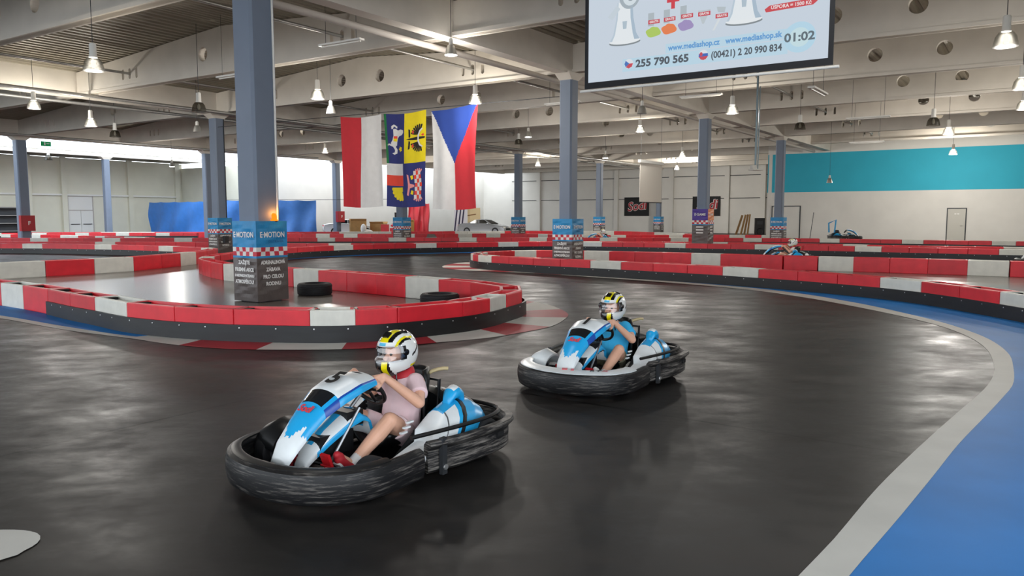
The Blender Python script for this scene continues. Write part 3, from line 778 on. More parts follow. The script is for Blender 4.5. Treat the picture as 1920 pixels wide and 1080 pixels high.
def make_kart(label, number, white_lip, group=None):
    k = thing('go_kart', label, 'go kart', group=group)
    # front bumper: a deep rounded U, open to the rear
    fp = [(0.10, -0.585), (0.32, -0.60), (0.55, -0.585), (0.72, -0.49), (0.84, -0.33), (0.895, -0.15), (0.905, 0), (0.895, 0.15), (0.84, 0.33), (0.72, 0.49), (0.55, 0.585), (0.32, 0.60), (0.10, 0.585)]
    prof = [(-0.03, 0.035), (0.0, 0.04), (0.018, 0.055), (0.03, 0.11), (0.03, 0.18), (0.018, 0.224), (-0.012, 0.238), (-0.045, 0.228), (-0.05, 0.20), (-0.03, 0.17), (-0.025, 0.10)]
    fb = band(fp, prof).build('front_bumper', MT['scuff_front'], k, 40)
    # lip panels on top of the bumper
    lp = [(0.38, -0.57), (0.50, -0.56), (0.68, -0.48), (0.80, -0.32), (0.86, -0.14), (0.868, 0), (0.86, 0.14), (0.80, 0.32), (0.68, 0.48), (0.50, 0.56), (0.38, 0.57)]
    lm = MT['kwhite'] if white_lip else MT['kblack']
    band(lp, [(0.03, 0.228), (0.034, 0.242), (-0.02, 0.260), (-0.085, 0.258), (-0.085, 0.246), (-0.02, 0.242)] if white_lip else [(0.03, 0.225), (0.03, 0.238), (0.0, 0.250), (-0.03, 0.246), (-0.03, 0.236), (0.0, 0.238)], 36).build('bumper_lip', lm, k, 40)
    if white_lip:
        link('lettering', text_mesh('R', 0.075, 0.003, mats=[MT['ink']], shear=0.2), k, (0.755, 0.325, 0.2635), (0, 0, math.radians(118)))
        link('lettering', text_mesh('T', 0.075, 0.003, mats=[MT['ink']], shear=0.2), k, (0.725, 0.375, 0.2635), (0, 0, math.radians(118)))
        link('lettering', text_mesh('X', 0.075, 0.003, mats=[MT['kred_logo']], shear=0.2), k, (0.69, 0.425, 0.2635), (0, 0, math.radians(118)))
        MB().box((0.80, 0.06, 0.262), (0.07, 0.05, 0.006), 0.5).box((0.795, 0.14, 0.262), (0.07, 0.03, 0.006), 0.5).build('red_stripe', MT['kred_logo'], k)
    # side and rear guard
    for sgn in (1, -1):
        sp_ = [(0.03, 0.565), (-0.10, 0.60), (-0.3, 0.635), (-0.55, 0.645), (-0.74, 0.62), (-0.87, 0.52), (-0.92, 0.36), (-0.925, 0.0)]
        pts = [(x, y * sgn) for x, y in sp_]
        pr = [(0.0, 0.05), (0.022, 0.065), (0.034, 0.15), (0.028, 0.235), (0.0, 0.265), (-0.05, 0.265), (-0.06, 0.24), (-0.02, 0.2), (-0.02, 0.07)]
        if sgn > 0: pr = [(-a, z) for a, z in pr]
        sb = band(pts, pr, 40).build('side_guard', MT['scuff'], k, 40)
        MB().box((-0.06, 0.63 * sgn, 0.16), (0.045, 0.03, 0.24)).build('guard_strap', MT['darksteel'], sb)
        MB().lathe([(0.02, 0), (0.018, 0.01), (0, 0.012)], 10, M=Matrix.Translation((-0.06, 0.648 * sgn, 0.09)) @ Matrix.Rotation(-sgn * PI / 2, 4, 'X')).build('guard_bolt', MT['bolt'], sb)
        MB().box((-0.62, 0.6685 * sgn, 0.18), (0.075, 0.02, 0.035), 0.03 * sgn).build('guard_slot', MT['hole_shade'], sb)  # solid black box, coloured as the shade inside a slot
        rail = [(0.12, 0.52), (-0.1, 0.56), (-0.4, 0.60), (-0.66, 0.59), (-0.82, 0.5), (-0.87, 0.3), (-0.88, 0)]
        MB().tube([(x, y * sgn, 0.30) for x, y in [(p.x, p.y) for p in catmull(rail, 0.06)]], 0.015, 8).build('guard_rail', MT['kblack'], k, 40)
    # tray and chassis
    MB().prism([(0.70, -0.2), (0.70, 0.2), (0.45, 0.3), (-0.35, 0.32), (-0.35, -0.32), (0.45, -0.3)], 0.045, 0.06).build('floor_tray', MT['kblack'], k)
    ch = MB()
    for y in (-0.33, 0.33):
        ch.tube([(0.74, y * 0.6, 0.09), (0.45, y, 0.09), (-0.85, y, 0.10)], 0.018, 8)
    ch.tube([(-0.6, -0.42, 0.13), (-0.6, 0.42, 0.13)], 0.02, 8).tube([(0.42, -0.5, 0.12), (0.42, 0.5, 0.12)], 0.016, 8)
    ch.tube([(-0.48, -0.2, 0.09), (-0.52, -0.2, 0.52), (-0.52, 0.2, 0.52), (-0.48, 0.2, 0.09)], 0.014, 8)
    ch.build('chassis_frame', MT['kblack'], k, 40)
    for x, r, w, yy in ((0.42, 0.125, 0.11, 0.47), (-0.62, 0.138, 0.17, 0.49)):
        for sgn in (1, -1):
            Mx = Matrix.Translation((x, yy * sgn, r)) @ Matrix.Rotation(PI / 2, 4, 'X')
            h = w / 2
            ty = MB().lathe([(r * 0.52, -h * 0.9), (r * 0.8, -h), (r * 0.96, -h * 0.85), (r, -h * 0.5), (r, h * 0.5), (r * 0.96, h * 0.85), (r * 0.8, h), (r * 0.52, h * 0.9)], 28, M=Mx).build('tyre', MT['tyre'], k, 35)
            MB().lathe([(r * 0.52, -h * 0.9), (r * 0.45, -h * 0.3), (r * 0.18, -h * 0.2), (r * 0.18, h * 0.2), (r * 0.45, h * 0.3), (r * 0.52, h * 0.9)], 20, M=Mx).build('rim', MT['kgrey'], ty, 35)
    # nose fairing: one arched shell from the low tip up to the number panel
    keys = [(0.0, 0.745, 0.17, 0.045, 0.015), (0.05, 0.74, 0.215, 0.075, 0.04), (0.2, 0.675, 0.315, 0.10, 0.055), (0.4, 0.57, 0.42, 0.115, 0.06), (0.55, 0.47, 0.505, 0.135, 0.06), (0.7, 0.355, 0.575, 0.17, 0.065), (0.85, 0.21, 0.625, 0.19, 0.06), (1.0, 0.06, 0.63, 0.165, 0.045)]
    N, R = 56, 28; rings = []
    for q in range(N + 1):
        x, z, hw, cr = interp(keys, q / N)
        rings.append([(x, hw * math.cos(PI * i / (R - 4)), z - cr + cr * 1.5 * math.sin(PI * i / (R - 4)) ** 0.8) for i in range(R - 3)] +
                     [(x - 0.01, hw * c, z - cr - 0.02) for c in (-0.9, -0.3, 0.3)])
    def ncol(q, i):
        t = q / N
        if i >= R - 4: return 3
        l = math.cos(PI * (i + 0.5) / (R - 4)); a = abs(l)
        if t > 0.66:
            if a > 0.93: return 1
            if a > 0.86: return 2
            if 0.70 < a < 0.74 or 0.78 < a < 0.81: return 3
            return 0
        if t > 0.53:
            return 4 if a < 0.74 else (2 if a > 0.86 else 1)
        if t > 0.12 and t > 0.20 + 0.26 * abs(a - 0.18) - (0.10 if a > 0.78 else 0): return 1
        return 0
    nm = MB().loft(rings, mfun=ncol).build('nose_fairing', [MT['kwhite'], MT['kblue'], MT['knavy'], MT['kblack'], MT['screenblack']], k, 50)
    if number:
        link('race_number', text_mesh(number, 0.19, 0.008, mats=[MT['ink']]), nm, (0.158, 0, 0.627), (0, math.radians(26.5), PI / 2))
        o = nm.children[-1]; o.rotation_mode = 'XYZ'
        o.matrix_local = Matrix.Translation((0.275, 0, 0.649)) @ Matrix.Rotation(math.radians(19), 4, 'Y') @ Matrix.Rotation(PI / 2, 4, 'Z')
    lg = link('maker_logo', text_mesh('Sodi', 0.07, 0.003, mats=[MT['kred_logo']], shear=0.3), nm)
    lg.matrix_local = Matrix.Translation((0.525, 0, 0.497)) @ Matrix.Rotation(math.radians(41), 4, 'Y') @ Matrix.Rotation(PI / 2, 4, 'Z')
    # steering support behind the fairing
    MB().tube([(0.55, 0, 0.12), (0.30, 0, 0.30), (0.06, 0, 0.50)], 0.014, 8).tube([(0.45, 0.1, 0.10), (0.18, 0.12, 0.45)], 0.01, 6).tube([(0.45, -0.1, 0.10), (0.18, -0.12, 0.45)], 0.01, 6).build('steering_column', MT['kgrey'], k)
    MB().box((0.34, 0.0, 0.24), (0.28, 0.16, 0.14)).box((0.20, 0.0, 0.38), (0.14, 0.20, 0.10)).build('battery_box', MT['kblack'], k)
    # arched tank fairing between the driver's legs
    fk = [(0.0, 0.58, 0.13, 0.05), (0.12, 0.52, 0.19, 0.075), (0.35, 0.40, 0.27, 0.095), (0.6, 0.26, 0.345, 0.115), (0.8, 0.15, 0.375, 0.125), (0.92, 0.08, 0.34, 0.12), (1.0, 0.04, 0.24, 0.11)]
    rings = []
    for q in range(37):
        x, z, hw = interp(fk, q / 36); th = 0.05 + 0.02 * math.sin(PI * q / 36)
        dx = 0.5 if q > 28 else -0.35
        rings.append([(x + (0.03 if q > 28 else 0.0) * math.sin(a), hw * math.cos(a), z + th * max(math.sin(a), -0.35)) for a in [2 * PI * i / 20 for i in range(20)]])
    MB().loft(rings, mfun=lambda q, i: 2 if 11 <= i <= 18 else (0 if (q < 6 or i in (2, 3, 6, 7) or (i in (1, 8) and q < 24)) else 1)).build('tank_fairing', [MT['kwhite'], MT['kblue'], MT['kblack']], k, 60)
    wc_ = MB(); rings = []
    for q in range(13):
        a = PI * (0.08 + 0.84 * q / 12)
        rings.append([(0.34 - 0.19 * math.cos(a), -0.44 + w_, 0.13 + (0.20 - abs(w_) * 0.35) * math.sin(a) + t_) for w_, t_ in ((-0.10, 0), (0, 0.012), (0.10, 0), (0.10, -0.02), (0, -0.008), (-0.10, -0.02))])
    wc_.loft(rings).build('wheel_cover', MT['kwhite'] if white_lip else MT['kblack'], k, 50)
    for sgn in (1, -1):
        # side pod beside the seat
        pk = [(0.0, 0.08, 0.13, 0.20, 0.10), (0.08, 0.05, 0.12, 0.28, 0.12), (0.3, -0.10, 0.115, 0.375, 0.13), (0.55, -0.26, 0.11, 0.43, 0.14), (0.75, -0.40, 0.12, 0.40, 0.13), (0.9, -0.50, 0.14, 0.34, 0.11), (1.0, -0.55, 0.17, 0.27, 0.08)]
        rings = []
        for q in range(37):
            x, z0, z1, hw = interp(pk, q / 36)
            yc = 0.44; h = z1 - z0
            rings.append([(x + 0.10 * (z / 0.4 - 0.5) * -1, (yc + dy * hw / 0.14) * sgn, z0 + h * z) for dy, z in ((-0.13, 0), (0.12, 0), (0.14, 0.15), (0.14, 0.35), (0.125, 0.55), (0.095, 0.72), (0.05, 0.86), (0.0, 0.95), (-0.06, 1.0), (-0.11, 0.99), (-0.135, 0.9))])
        def pcol(q, i):
            if i in (0, 10): return 2
            if q in (19, 20, 21) : return 2
            if q > 21: return 1
            if q > 16 or i >= 7 and q > 9: return 1
            if q in (11,) and i < 7: return 3
            return 0
        MB().loft(rings, mfun=pcol).build('side_pod', [MT['kwhite'], MT['kblue'], MT['kblack'], MT['kgrey']], k, 50)
    # pedals
    for y in (-0.17, 0.17):
        pd = MB().box((0.50, y, 0.17), (0.02, 0.075, 0.13), M=Matrix.Rotation(0.35, 3, 'Y')).tube([(0.50, y, 0.07), (0.51, y, 0.13)], 0.012, 6)
        pd.tube([(0.50, y - 0.06, 0.15), (0.50, y + 0.06, 0.15)], 0.008, 6).build('pedal', MT['kred'], k)
    # seat: a bucket shell
    sm = MB(); cols, rows = 15, 18; vs = []
    sk = [(0.0, -0.02, 0.13, 0.17), (0.2, -0.16, 0.10, 0.18), (0.38, -0.34, 0.10, 0.185), (0.5, -0.43, 0.16, 0.19), (0.7, -0.49, 0.34, 0.19), (0.9, -0.54, 0.52, 0.165), (1.0, -0.56, 0.60, 0.13)]
    for r in range(rows + 1):
        x, z, hw = interp(sk, r / rows)
        for c in range(cols + 1):
            l = 2 * c / cols - 1; e = abs(l) ** 3
            up = 0.10 * e * (1 - max(0, r / rows - 0.5) * 2); fw = 0.14 * e * min(1, max(0, (r / rows - 0.35) * 3))
            vs.append((x + fw, l * (hw + 0.01), z + up))
    sm.add(vs, [(r * (cols + 1) + c, r * (cols + 1) + c + 1, (r + 1) * (cols + 1) + c + 1, (r + 1) * (cols + 1) + c) for r in range(rows) for c in range(cols)])
    so = sm.build('seat', MT['kblack'], k, 60)
    md = so.modifiers.new('thickness', 'SOLIDIFY'); md.thickness = 0.022; md.offset = 0
    # steering wheel
    n_ = Vector((-0.78, 0, 0.62)).normalized(); e2 = Vector((0.62, 0, 0.78)).normalized(); Wc = Vector((0.0, 0, 0.53))
    ring = [Wc + Vector((0, 1, 0)) * 0.145 * math.cos(2 * PI * i / 32) + e2 * 0.145 * math.sin(2 * PI * i / 32) for i in range(32)]
    sw = MB().tube(ring, 0.0145, 10, closed=True).build('steering_wheel', MT['kblack'], k, 60)
    spk = MB()
    for a in (0.0, PI, -PI / 2):
        spk.tube([Wc, Wc + Vector((0, 1, 0)) * 0.14 * math.cos(a) + e2 * 0.14 * math.sin(a)], 0.012, 8)
    spk.lathe([(0.0, -0.02), (0.04, -0.02), (0.04, 0.01), (0.0, 0.015)], 16, M=Matrix.Translation(Wc) @ Matrix((Vector((0, 1, 0)), e2, n_)).transposed().to_4x4()).build('spokes', MT['kblack'], sw, 40)
    # engine, covers and tail
    eg = MB(); eg.box((-0.42, -0.40, 0.24), (0.24, 0.20, 0.22)).box((-0.42, -0.40, 0.38), (0.16, 0.15, 0.08))
    for q in range(5): eg.box((-0.42, -0.40, 0.18 + 0.035 * q), (0.27, 0.215, 0.008))
    eg.build('engine', MT['kgrey'], k)
    rk = [(0.0, -0.50, 0.42, 0.24), (0.3, -0.60, 0.43, 0.30), (0.7, -0.76, 0.37, 0.34), (1.0, -0.86, 0.27, 0.32)]
    rings = []
    for q in range(11):
        x, z, hw = interp(rk, q / 10)
        rings.append([(x, hw * math.cos(PI * i / 16), z - 0.06 + 0.08 * math.sin(PI * i / 16)) for i in range(17)] + [(x, 0.8 * hw * c, z - 0.1) for c in (-1, 0, 1)])
    rc = MB().loft(rings).build('engine_cover', MT['kblack'], k, 50)
    for q in range(3):
        lt = MB().box((0, 0, 0), (0.045, 0.13 - 0.015 * q, 0.004)).build('white_decal', MT['letter'], rc)
        lt.matrix_local = Matrix.Translation((-0.60 - 0.055 * q, 0.16, 0.428 - 0.016 * q)) @ Matrix.Rotation(-0.3, 4, 'Y') @ Matrix.Rotation(-0.32, 4, 'X')
    tk = MB(); rings = []
    for q, (x, z, hw, hz) in enumerate([(-0.38, 0.40, 0.03, 0.03), (-0.42, 0.455, 0.055, 0.045), (-0.47, 0.47, 0.06, 0.05), (-0.52, 0.44, 0.05, 0.05), (-0.55, 0.39, 0.03, 0.03)]):
        rings.append([(x, 0.38 + hw * math.cos(2 * PI * i / 16), z + hz * math.sin(2 * PI * i / 16)) for i in range(16)])
    tk.loft(rings, mfun=lambda q, i: 1 if 1 <= q <= 2 and 2 <= i <= 5 else 0).build('tank_cap', [MT['kblue'], MT['kwhite']], k, 60)
    MB().tube([(p.x, p.y, 0.56 + 0.03 * math.sin(q * 0.5)) for q, p in enumerate(catmull([(-0.52, 0.10), (-0.57, 0.15), (-0.62, 0.20)], 0.03))], 0.014, 8).build('breather_hose', mat('tan hose', '#b9a67c', 0.5), k, 60)
    MB().box((-0.04, 0.30, 0.26), (0.06, 0.02, 0.012)).box((-0.07, 0.30, 0.29), (0.06, 0.02, 0.012)).box((-0.10, 0.30, 0.32), (0.06, 0.02, 0.012)).build('vent_slats', MT['kwhite'], k)
    return k

# ------------------------------------------------------------------ drivers
MT['skin'] = mat('skin', '#dba78c', 0.5, var=0.05, scale=12)
MT['pink'] = mat('pale pink cotton', '#e8c9cc', 0.85, var=0.05, scale=10, bump=0.2)
MT['cyan'] = mat('cyan cotton', '#35aee2', 0.85, var=0.05, scale=10, bump=0.2)
MT['khaki'] = mat('khaki print cotton', '#77705a', 0.85, var=0.35, scale=40)
MT['hwhite'] = mat('white helmet lacquer', '#e4e4e0', 0.2, coat=0.4)
MT['hblack'] = mat('black helmet lacquer', '#0d0d0f', 0.25, coat=0.4)
MT['hyellow'] = mat('yellow helmet lacquer', '#e8d60e', 0.25, coat=0.4)
MT['hblue'] = mat('light blue helmet emblem', '#5bb4d6', 0.3)
MT['visor'] = glassy('clear visor', (0.90, 0.90, 0.92), 0.10, 0.02)
MT['sock'] = mat('white sock', '#dcd8d4', 0.9)
MT['shoered'] = mat('red shoe', '#b8202c', 0.6)
MT['shoewhite'] = mat('white shoe', '#d9d9d6', 0.6)
MT['eye'] = mat('dark eye', '#2a1c16', 0.2)
MT['lip'] = mat('lip', '#a8605a', 0.5)

def capsule(mb, a, b, ra, rb, n=12, flat_end=False, ell=1.0, axis=None):
    a, b = Vector(a), Vector(b); t = (b - a).normalized()
    u = (axis - t * axis.dot(t)).normalized() if axis is not None else t.orthogonal().normalized()
    w = t.cross(u)
    def ring(c, r): return [c + (u * math.cos(2 * PI * i / n) * ell + w * math.sin(2 * PI * i / n)) * max(r, 1e-4) for i in range(n)]
    rings = [ring(a - t * ra * math.sin(q), ra * math.cos(q)) for q in (1.5, 1.1, 0.7, 0.35)]
    rings += [ring(a.lerp(b, q / 4), ra + (rb - ra) * q / 4) for q in range(5)]
    if not flat_end: rings += [ring(b + t * rb * math.sin(q), rb * math.cos(q)) for q in (0.35, 0.7, 1.1, 1.5)]
    return mb.loft(rings)

def ellipsoid(mb, c, r, n=16, m=10):
    c = Vector(c)
    return mb.loft([[c + Vector((r[0] * math.cos(e) * math.cos(2 * PI * i / n), r[1] * math.cos(e) * math.sin(2 * PI * i / n), r[2] * math.sin(e))) for i in range(n)] for e in [(-0.5 + (q + 0.02) / (m + 0.04)) * PI for q in range(m + 1)]])

def fuse(mb, name, m, parent, voxel=0.006, smooth=4):
    """melt overlapping limbs into one continuous skin"""
    o = mb.build(name, m, parent)
    bm = bmesh.new(); bm.from_mesh(o.data); bmesh.ops.recalc_face_normals(bm, faces=bm.faces); bm.to_mesh(o.data); bm.free()
    r = o.modifiers.new('fuse', 'REMESH'); r.mode = 'VOXEL'; r.voxel_size = voxel; r.use_smooth_shade = True
    if smooth:
        s_ = o.modifiers.new('soften', 'SMOOTH'); s_.iterations = smooth; s_.factor = 0.5
    dg = bpy.context.evaluated_depsgraph_get(); dg.update()
    me = bpy.data.meshes.new_from_object(o.evaluated_get(dg)); me.name = name
    if not me.materials: me.materials.append(m)
    o.modifiers.clear(); o.data = me
    return o

def make_helmet(parent, c, yaw=0.0, pitch=0.0):
    NA, NE = 120, 72
    def pt(az, el, k=1.0):
        d = Vector((math.cos(el) * math.cos(az), math.cos(el) * math.sin(az), math.sin(el)))
        fr = max(0.0, math.cos(az)) ** 1.5; lo = max(0.0, -math.sin(el))
        r = Vector((0.160, 0.135, 0.158))
        p = Vector((d.x * r.x, d.y * r.y, d.z * r.z)) * k
        p.x += 0.045 * fr * min(1, lo * 2.2) * math.cos(el); p.z -= 0.028 * fr * lo
        if p.x < 0: p.x *= 1.06                                     # swept tail
        if el > 0.3 and p.x < -0.05: p.z += 0.008
        return p
    vs = []; fs = []; mi = []
    for q in range(NE + 1):
        el = math.radians(-58 + 148 * q / NE)
        for i in range(NA): vs.append(pt(2 * PI * i / NA, el))
    for q in range(NE):
        el = -58 + 148 * (q + 0.5) / NE
        for i in range(NA):
            az = 360 * (i + 0.5) / NA; lat = min(az, 360 - az); side = az < 180
            if lat < 64 - max(0, (el - 8)) * 0.25 and -11 < el < 25: continue
            if el < -58 + 26 * (1 - math.cos(math.radians(az))) / 2: continue
            d = pt(math.radians(az), math.radians(el)); s = abs(d.y)
            m = 0
            if el < -11 and lat < 52:
                m = 2 if (side and 8 < lat < 27) else 1
                if lat > 30 + (el + 11) * -0.35: m = 0
            elif el <= -11:
                m = 1 if el < -46 else 0
                if 95 < lat < 130 and -38 < el < -30: m = 2
            elif el < 25:
                if lat < 78: m = 1
                elif 96 < lat < 128 and abs(el - (lat - 104) * 0.6) < 3: m = 1
            else:
                if el < 37 and lat < 40: m = 3 if (lat < 15 and 27 < el < 34) else 0
                elif s < 0.045: m = 2 if (d.x > -0.02 and s < 0.036) else 1
                elif s < 0.066: m = 1
                elif 0.086 < s < 0.097 and d.x > -0.06: m = 2
                elif 0.097 <= s < 0.108 and d.x > -0.04 and el < 52: m = 1
            fs.append([q * NA + i, q * NA + (i + 1) % NA, (q + 1) * NA + (i + 1) % NA, (q + 1) * NA + i]); mi.append(m)
    me = bpy.data.meshes.new('helmet'); me.from_pydata([tuple(v) for v in vs], [], fs)
    for m in ('hwhite', 'hblack', 'hyellow', 'hblue'): me.materials.append(MT[m])
    me.polygons.foreach_set('material_index', mi); me.polygons.foreach_set('use_smooth', [True] * len(fs))
    h = link('helmet', me, parent, c); h.rotation_euler = (0, pitch, yaw)
    sd = h.modifiers.new('shell', 'SOLIDIFY'); sd.thickness = 0.018; sd.offset = -1
    vv = []; n1, n2 = 40, 14
    for q in range(n2 + 1):
        for i in range(n1 + 1):
            vv.append(pt(math.radians(-70 + 140 * i / n1), math.radians(-13 + 40 * q / n2), 1.035))
    vm = MB().add(vv, [(q * (n1 + 1) + i, q * (n1 + 1) + i + 1, (q + 1) * (n1 + 1) + i + 1, (q + 1) * (n1 + 1) + i) for q in range(n2) for i in range(n1)])
    vz = vm.mesh('visor', MT['visor']); vz.polygons.foreach_set('use_smooth', [True] * len(vz.polygons))
    vo = link('visor', vz, h)
    for sg in (1, -1):
        p = pt(sg * math.radians(76), 0.12, 1.03)
        MB().lathe([(0.022, -0.004), (0.022, 0.006), (0.0, 0.008)], 14, M=Matrix.Translation(p) @ Matrix.Rotation(-sg * PI / 2, 4, 'X')).build('visor_hinge', MT['hblack'], vo)
    MB().box(pt(0, math.radians(58)) + Vector((0, 0, 0.004)), (0.05, 0.05, 0.012), M=Matrix.Rotation(math.radians(32), 3, 'Y')).build('top_vent', MT['hblack'], h)
    return h

def make_driver(label, shirt, shorts, shoe, lean=0.0, voxel=0.0045, group=None, yaw=0.0):
    hip = Vector((-0.30, 0, 0.19)); chest = Vector((-0.375, lean * 0.5, 0.43)); neck = Vector((-0.355, lean * 0.8, 0.57)); head = Vector((-0.285, lean, 0.715))
    n_ = Vector((-0.78, 0, 0.62)).normalized(); e2 = Vector((0.62, 0, 0.78)).normalized(); Wc = Vector((0.0, 0, 0.53)); Y = Vector((0, 1, 0))
    mb = MB(); sh = MB(); st = MB()
    def torso(t, grow):
        rings = []
        for c, rx, ry in ((hip + Vector((-0.03, 0, -0.05)), 0.08, 0.11), (hip + Vector((-0.02, 0, 0.0)), 0.11, 0.14), (hip.lerp(chest, 0.45), 0.112, 0.138), (chest, 0.112, 0.145), (chest.lerp(neck, 0.5), 0.098, 0.148), (chest.lerp(neck, 0.85), 0.07, 0.11), (neck, 0.05, 0.055)):
            rings.append([c + Vector(((rx + grow) * math.cos(2 * PI * i / 18), (ry + grow) * math.sin(2 * PI * i / 18), 0)) for i in range(18)])
        t.loft(rings)
    torso(mb, 0.0); torso(sh, 0.014)
    capsule(mb, chest.lerp(neck, 0.7), head + Vector((0, 0, -0.05)), 0.045, 0.042)
    # head with brow, nose, cheeks, chin and ears
    ellipsoid(mb, head + Vector((-0.012, 0, 0.02)), (0.092, 0.074, 0.098)); ellipsoid(mb, head + Vector((0.025, 0, -0.045)), (0.058, 0.055, 0.06))
    capsule(mb, head + Vector((0.078, 0, 0.015)), head + Vector((0.098, 0, -0.018)), 0.008, 0.013, 8)
    for s in (1, -1):
        ellipsoid(mb, head + Vector((0.058, 0.034 * s, -0.022)), (0.026, 0.026, 0.024), 10, 6)
        ellipsoid(mb, head + Vector((-0.01, 0.076 * s, 0.0)), (0.018, 0.01, 0.028), 10, 6)
    for s in (1, -1):
        shd = chest.lerp(neck, 0.62) + Vector((0.0, 0.14 * s, 0.0))
        elb = Vector((-0.25, 0.25 * s + lean * 0.3, 0.415))
        a = math.radians(28)
        rim = Wc + Y * 0.145 * math.cos(a) * s + e2 * 0.145 * math.sin(a)
        rad = (Y * math.cos(a) * s + e2 * math.sin(a)).normalized(); tg = n_.cross(rad).normalized()
        wrist = rim + n_ * 0.075 + rad * 0.018 - e2 * 0.018
        capsule(mb, shd, elb, 0.052, 0.040); capsule(mb, elb, wrist, 0.041, 0.026)
        kn = rim + n_ * 0.026 + rad * 0.014
        for off in (-0.026, -0.009, 0.009, 0.026): capsule(mb, wrist + tg * off * 0.5, kn + tg * off, 0.017, 0.0125, 8)
        for f, (off, ln) in enumerate(((-0.031, 0.8), (-0.0105, 0.95), (0.0105, 1.0), (0.031, 0.9))):
            q0 = kn + tg * off; q1 = rim + rad * 0.028 + n_ * 0.006 + tg * off
            q2 = rim + rad * (0.022) - n_ * 0.019 * ln + tg * off; q3 = rim + rad * (0.022 - 0.026 * ln) - n_ * 0.025 + tg * off
            capsule(mb, q0, q1, 0.0092, 0.0085, 8); capsule(mb, q1, q2, 0.0085, 0.008, 8); capsule(mb, q2, q3, 0.008, 0.0066, 8)
        up = tg if tg.z > 0 else -tg
        t0 = wrist.lerp(kn, 0.45) + up * 0.026; t1 = rim + n_ * 0.03 - rad * 0.012 + up * 0.042; t2 = rim + n_ * 0.010 - rad * 0.024 + up * 0.046
        capsule(mb, t0, t1, 0.012, 0.0095, 8); capsule(mb, t1, t2, 0.0092, 0.0075, 8)
        capsule(sh, shd - Vector((0, 0.03 * s, 0)), shd.lerp(elb, 0.62), 0.072, 0.068, 14, flat_end=True)
        # legs
        hj = hip + Vector((0.02, 0.075 * s, -0.03)); kne = Vector((0.02, 0.235 * s, 0.345)); ank = Vector((0.335, 0.205 * s, 0.125)); toe = Vector((0.425, 0.195 * s, 0.195))
        capsule(mb, hj, kne, 0.08, 0.057, 14); capsule(mb, kne, kne.lerp(ank, 0.35), 0.054, 0.054, 14); capsule(mb, kne.lerp(ank, 0.35), ank, 0.052, 0.034, 14)
        capsule(mb, ank, toe, 0.03, 0.026, 12)
        capsule(st, hj, hj.lerp(kne, 0.55), 0.092, 0.084, 16, flat_end=True)
    ellipsoid(st, hip + Vector((-0.01, 0, -0.035)), (0.12, 0.15, 0.085))
    body = fuse(mb, 'person', MT['skin'], None, voxel, 3)
    tag(body, label, 'person', group)
    fuse(sh, 't_shirt', shirt, body, 0.007, 5)
    fuse(st, 'shorts', shorts, body, 0.007, 4)
    for s in (1, -1):
        ank = Vector((0.335, 0.205 * s, 0.125)); toe = Vector((0.425, 0.195 * s, 0.195)); kne = Vector((0.02, 0.235 * s, 0.345))
        m2 = MB(); heel = ank + Vector((-0.012, 0, -0.04))
        capsule(m2, heel, toe + Vector((0.004, 0, -0.012)), 0.040, 0.034, 14); capsule(m2, ank, heel, 0.036, 0.036, 12); capsule(m2, toe, toe + Vector((0.02, 0, 0.018)), 0.032, 0.026, 12)
        so = fuse(m2, 'shoe', shoe, body, 0.006, 3)
        t = (toe - heel).normalized()
        MB().box(heel.lerp(toe, 0.5) + Vector((0.026, 0, -0.034)), (0.155, 0.066, 0.014), M=Matrix.Rotation(-math.atan2(t.z, t.x), 3, 'Y')).build('sole', MT['shoewhite'], so)
        m3 = MB(); capsule(m3, kne.lerp(ank, 0.80), ank, 0.0385, 0.0385, 14, flat_end=True)
        m3.build('sock', MT['sock'], body, 60)
    for s in (1, -1):
        e = MB(); ellipsoid(e, head + Vector((0.079, 0.032 * s, 0.018)), (0.008, 0.013, 0.009), 10, 6); e.build('eye', MT['eye'], body, 60)
    mo = MB(); ellipsoid(mo, head + Vector((0.080, 0, -0.052)), (0.010, 0.022, 0.006), 10, 6); mo.build('mouth', MT['lip'], body, 60)
    make_helmet(body, head + Vector((-0.01, 0, 0.022)), yaw, 0.06)
    return body

def place(o, x, y, h, z=0.0):
    o.location = (x, y, z); o.rotation_euler = (0, 0, h)

H1 = math.atan2(-0.81, -0.58); H2 = math.atan2(-0.824, -0.566)
k1 = make_kart('blue and white go kart with number 5 and an all black bumper', '5', False)
place(k1, -0.99, 5.15, H1)
k2 = make_kart('blue and white go kart with number 1 and a white bumper lip', '1', True)
place(k2, 0.90, 7.84, H2)
p_a = make_driver('child in pale pink top and white and yellow helmet driving kart number 5', MT['pink'], mat('pale pink shorts', '#e6cccf', 0.85), MT['shoered'])
place(p_a, -0.99, 5.15, H1)
p_b = make_driver('child in cyan t-shirt and khaki shorts driving kart number 1', MT['cyan'], MT['khaki'], MT['shoewhite'])
place(p_b, 0.90, 7.84, H2)
MB().loft([[(-0.35 + r_ * math.cos(2 * PI * i / 20), r_ * 1.05 * math.sin(2 * PI * i / 20), z_ - 0.02 * math.cos(2 * PI * i / 20)) for i in range(20)] for r_, z_ in ((0.075, 0.56), (0.088, 0.572), (0.08, 0.60), (0.062, 0.615))], cap=False).build('neck_scarf', MT['shoered'], p_a, 60)
for q_ in (p_a, p_b):
    MB().tube([(-0.235, 0.05, 0.62), (-0.232, 0.055, 0.56), (-0.245, 0.058, 0.50)], 0.006, 6).build('chin_strap', MT['hblack'], q_)

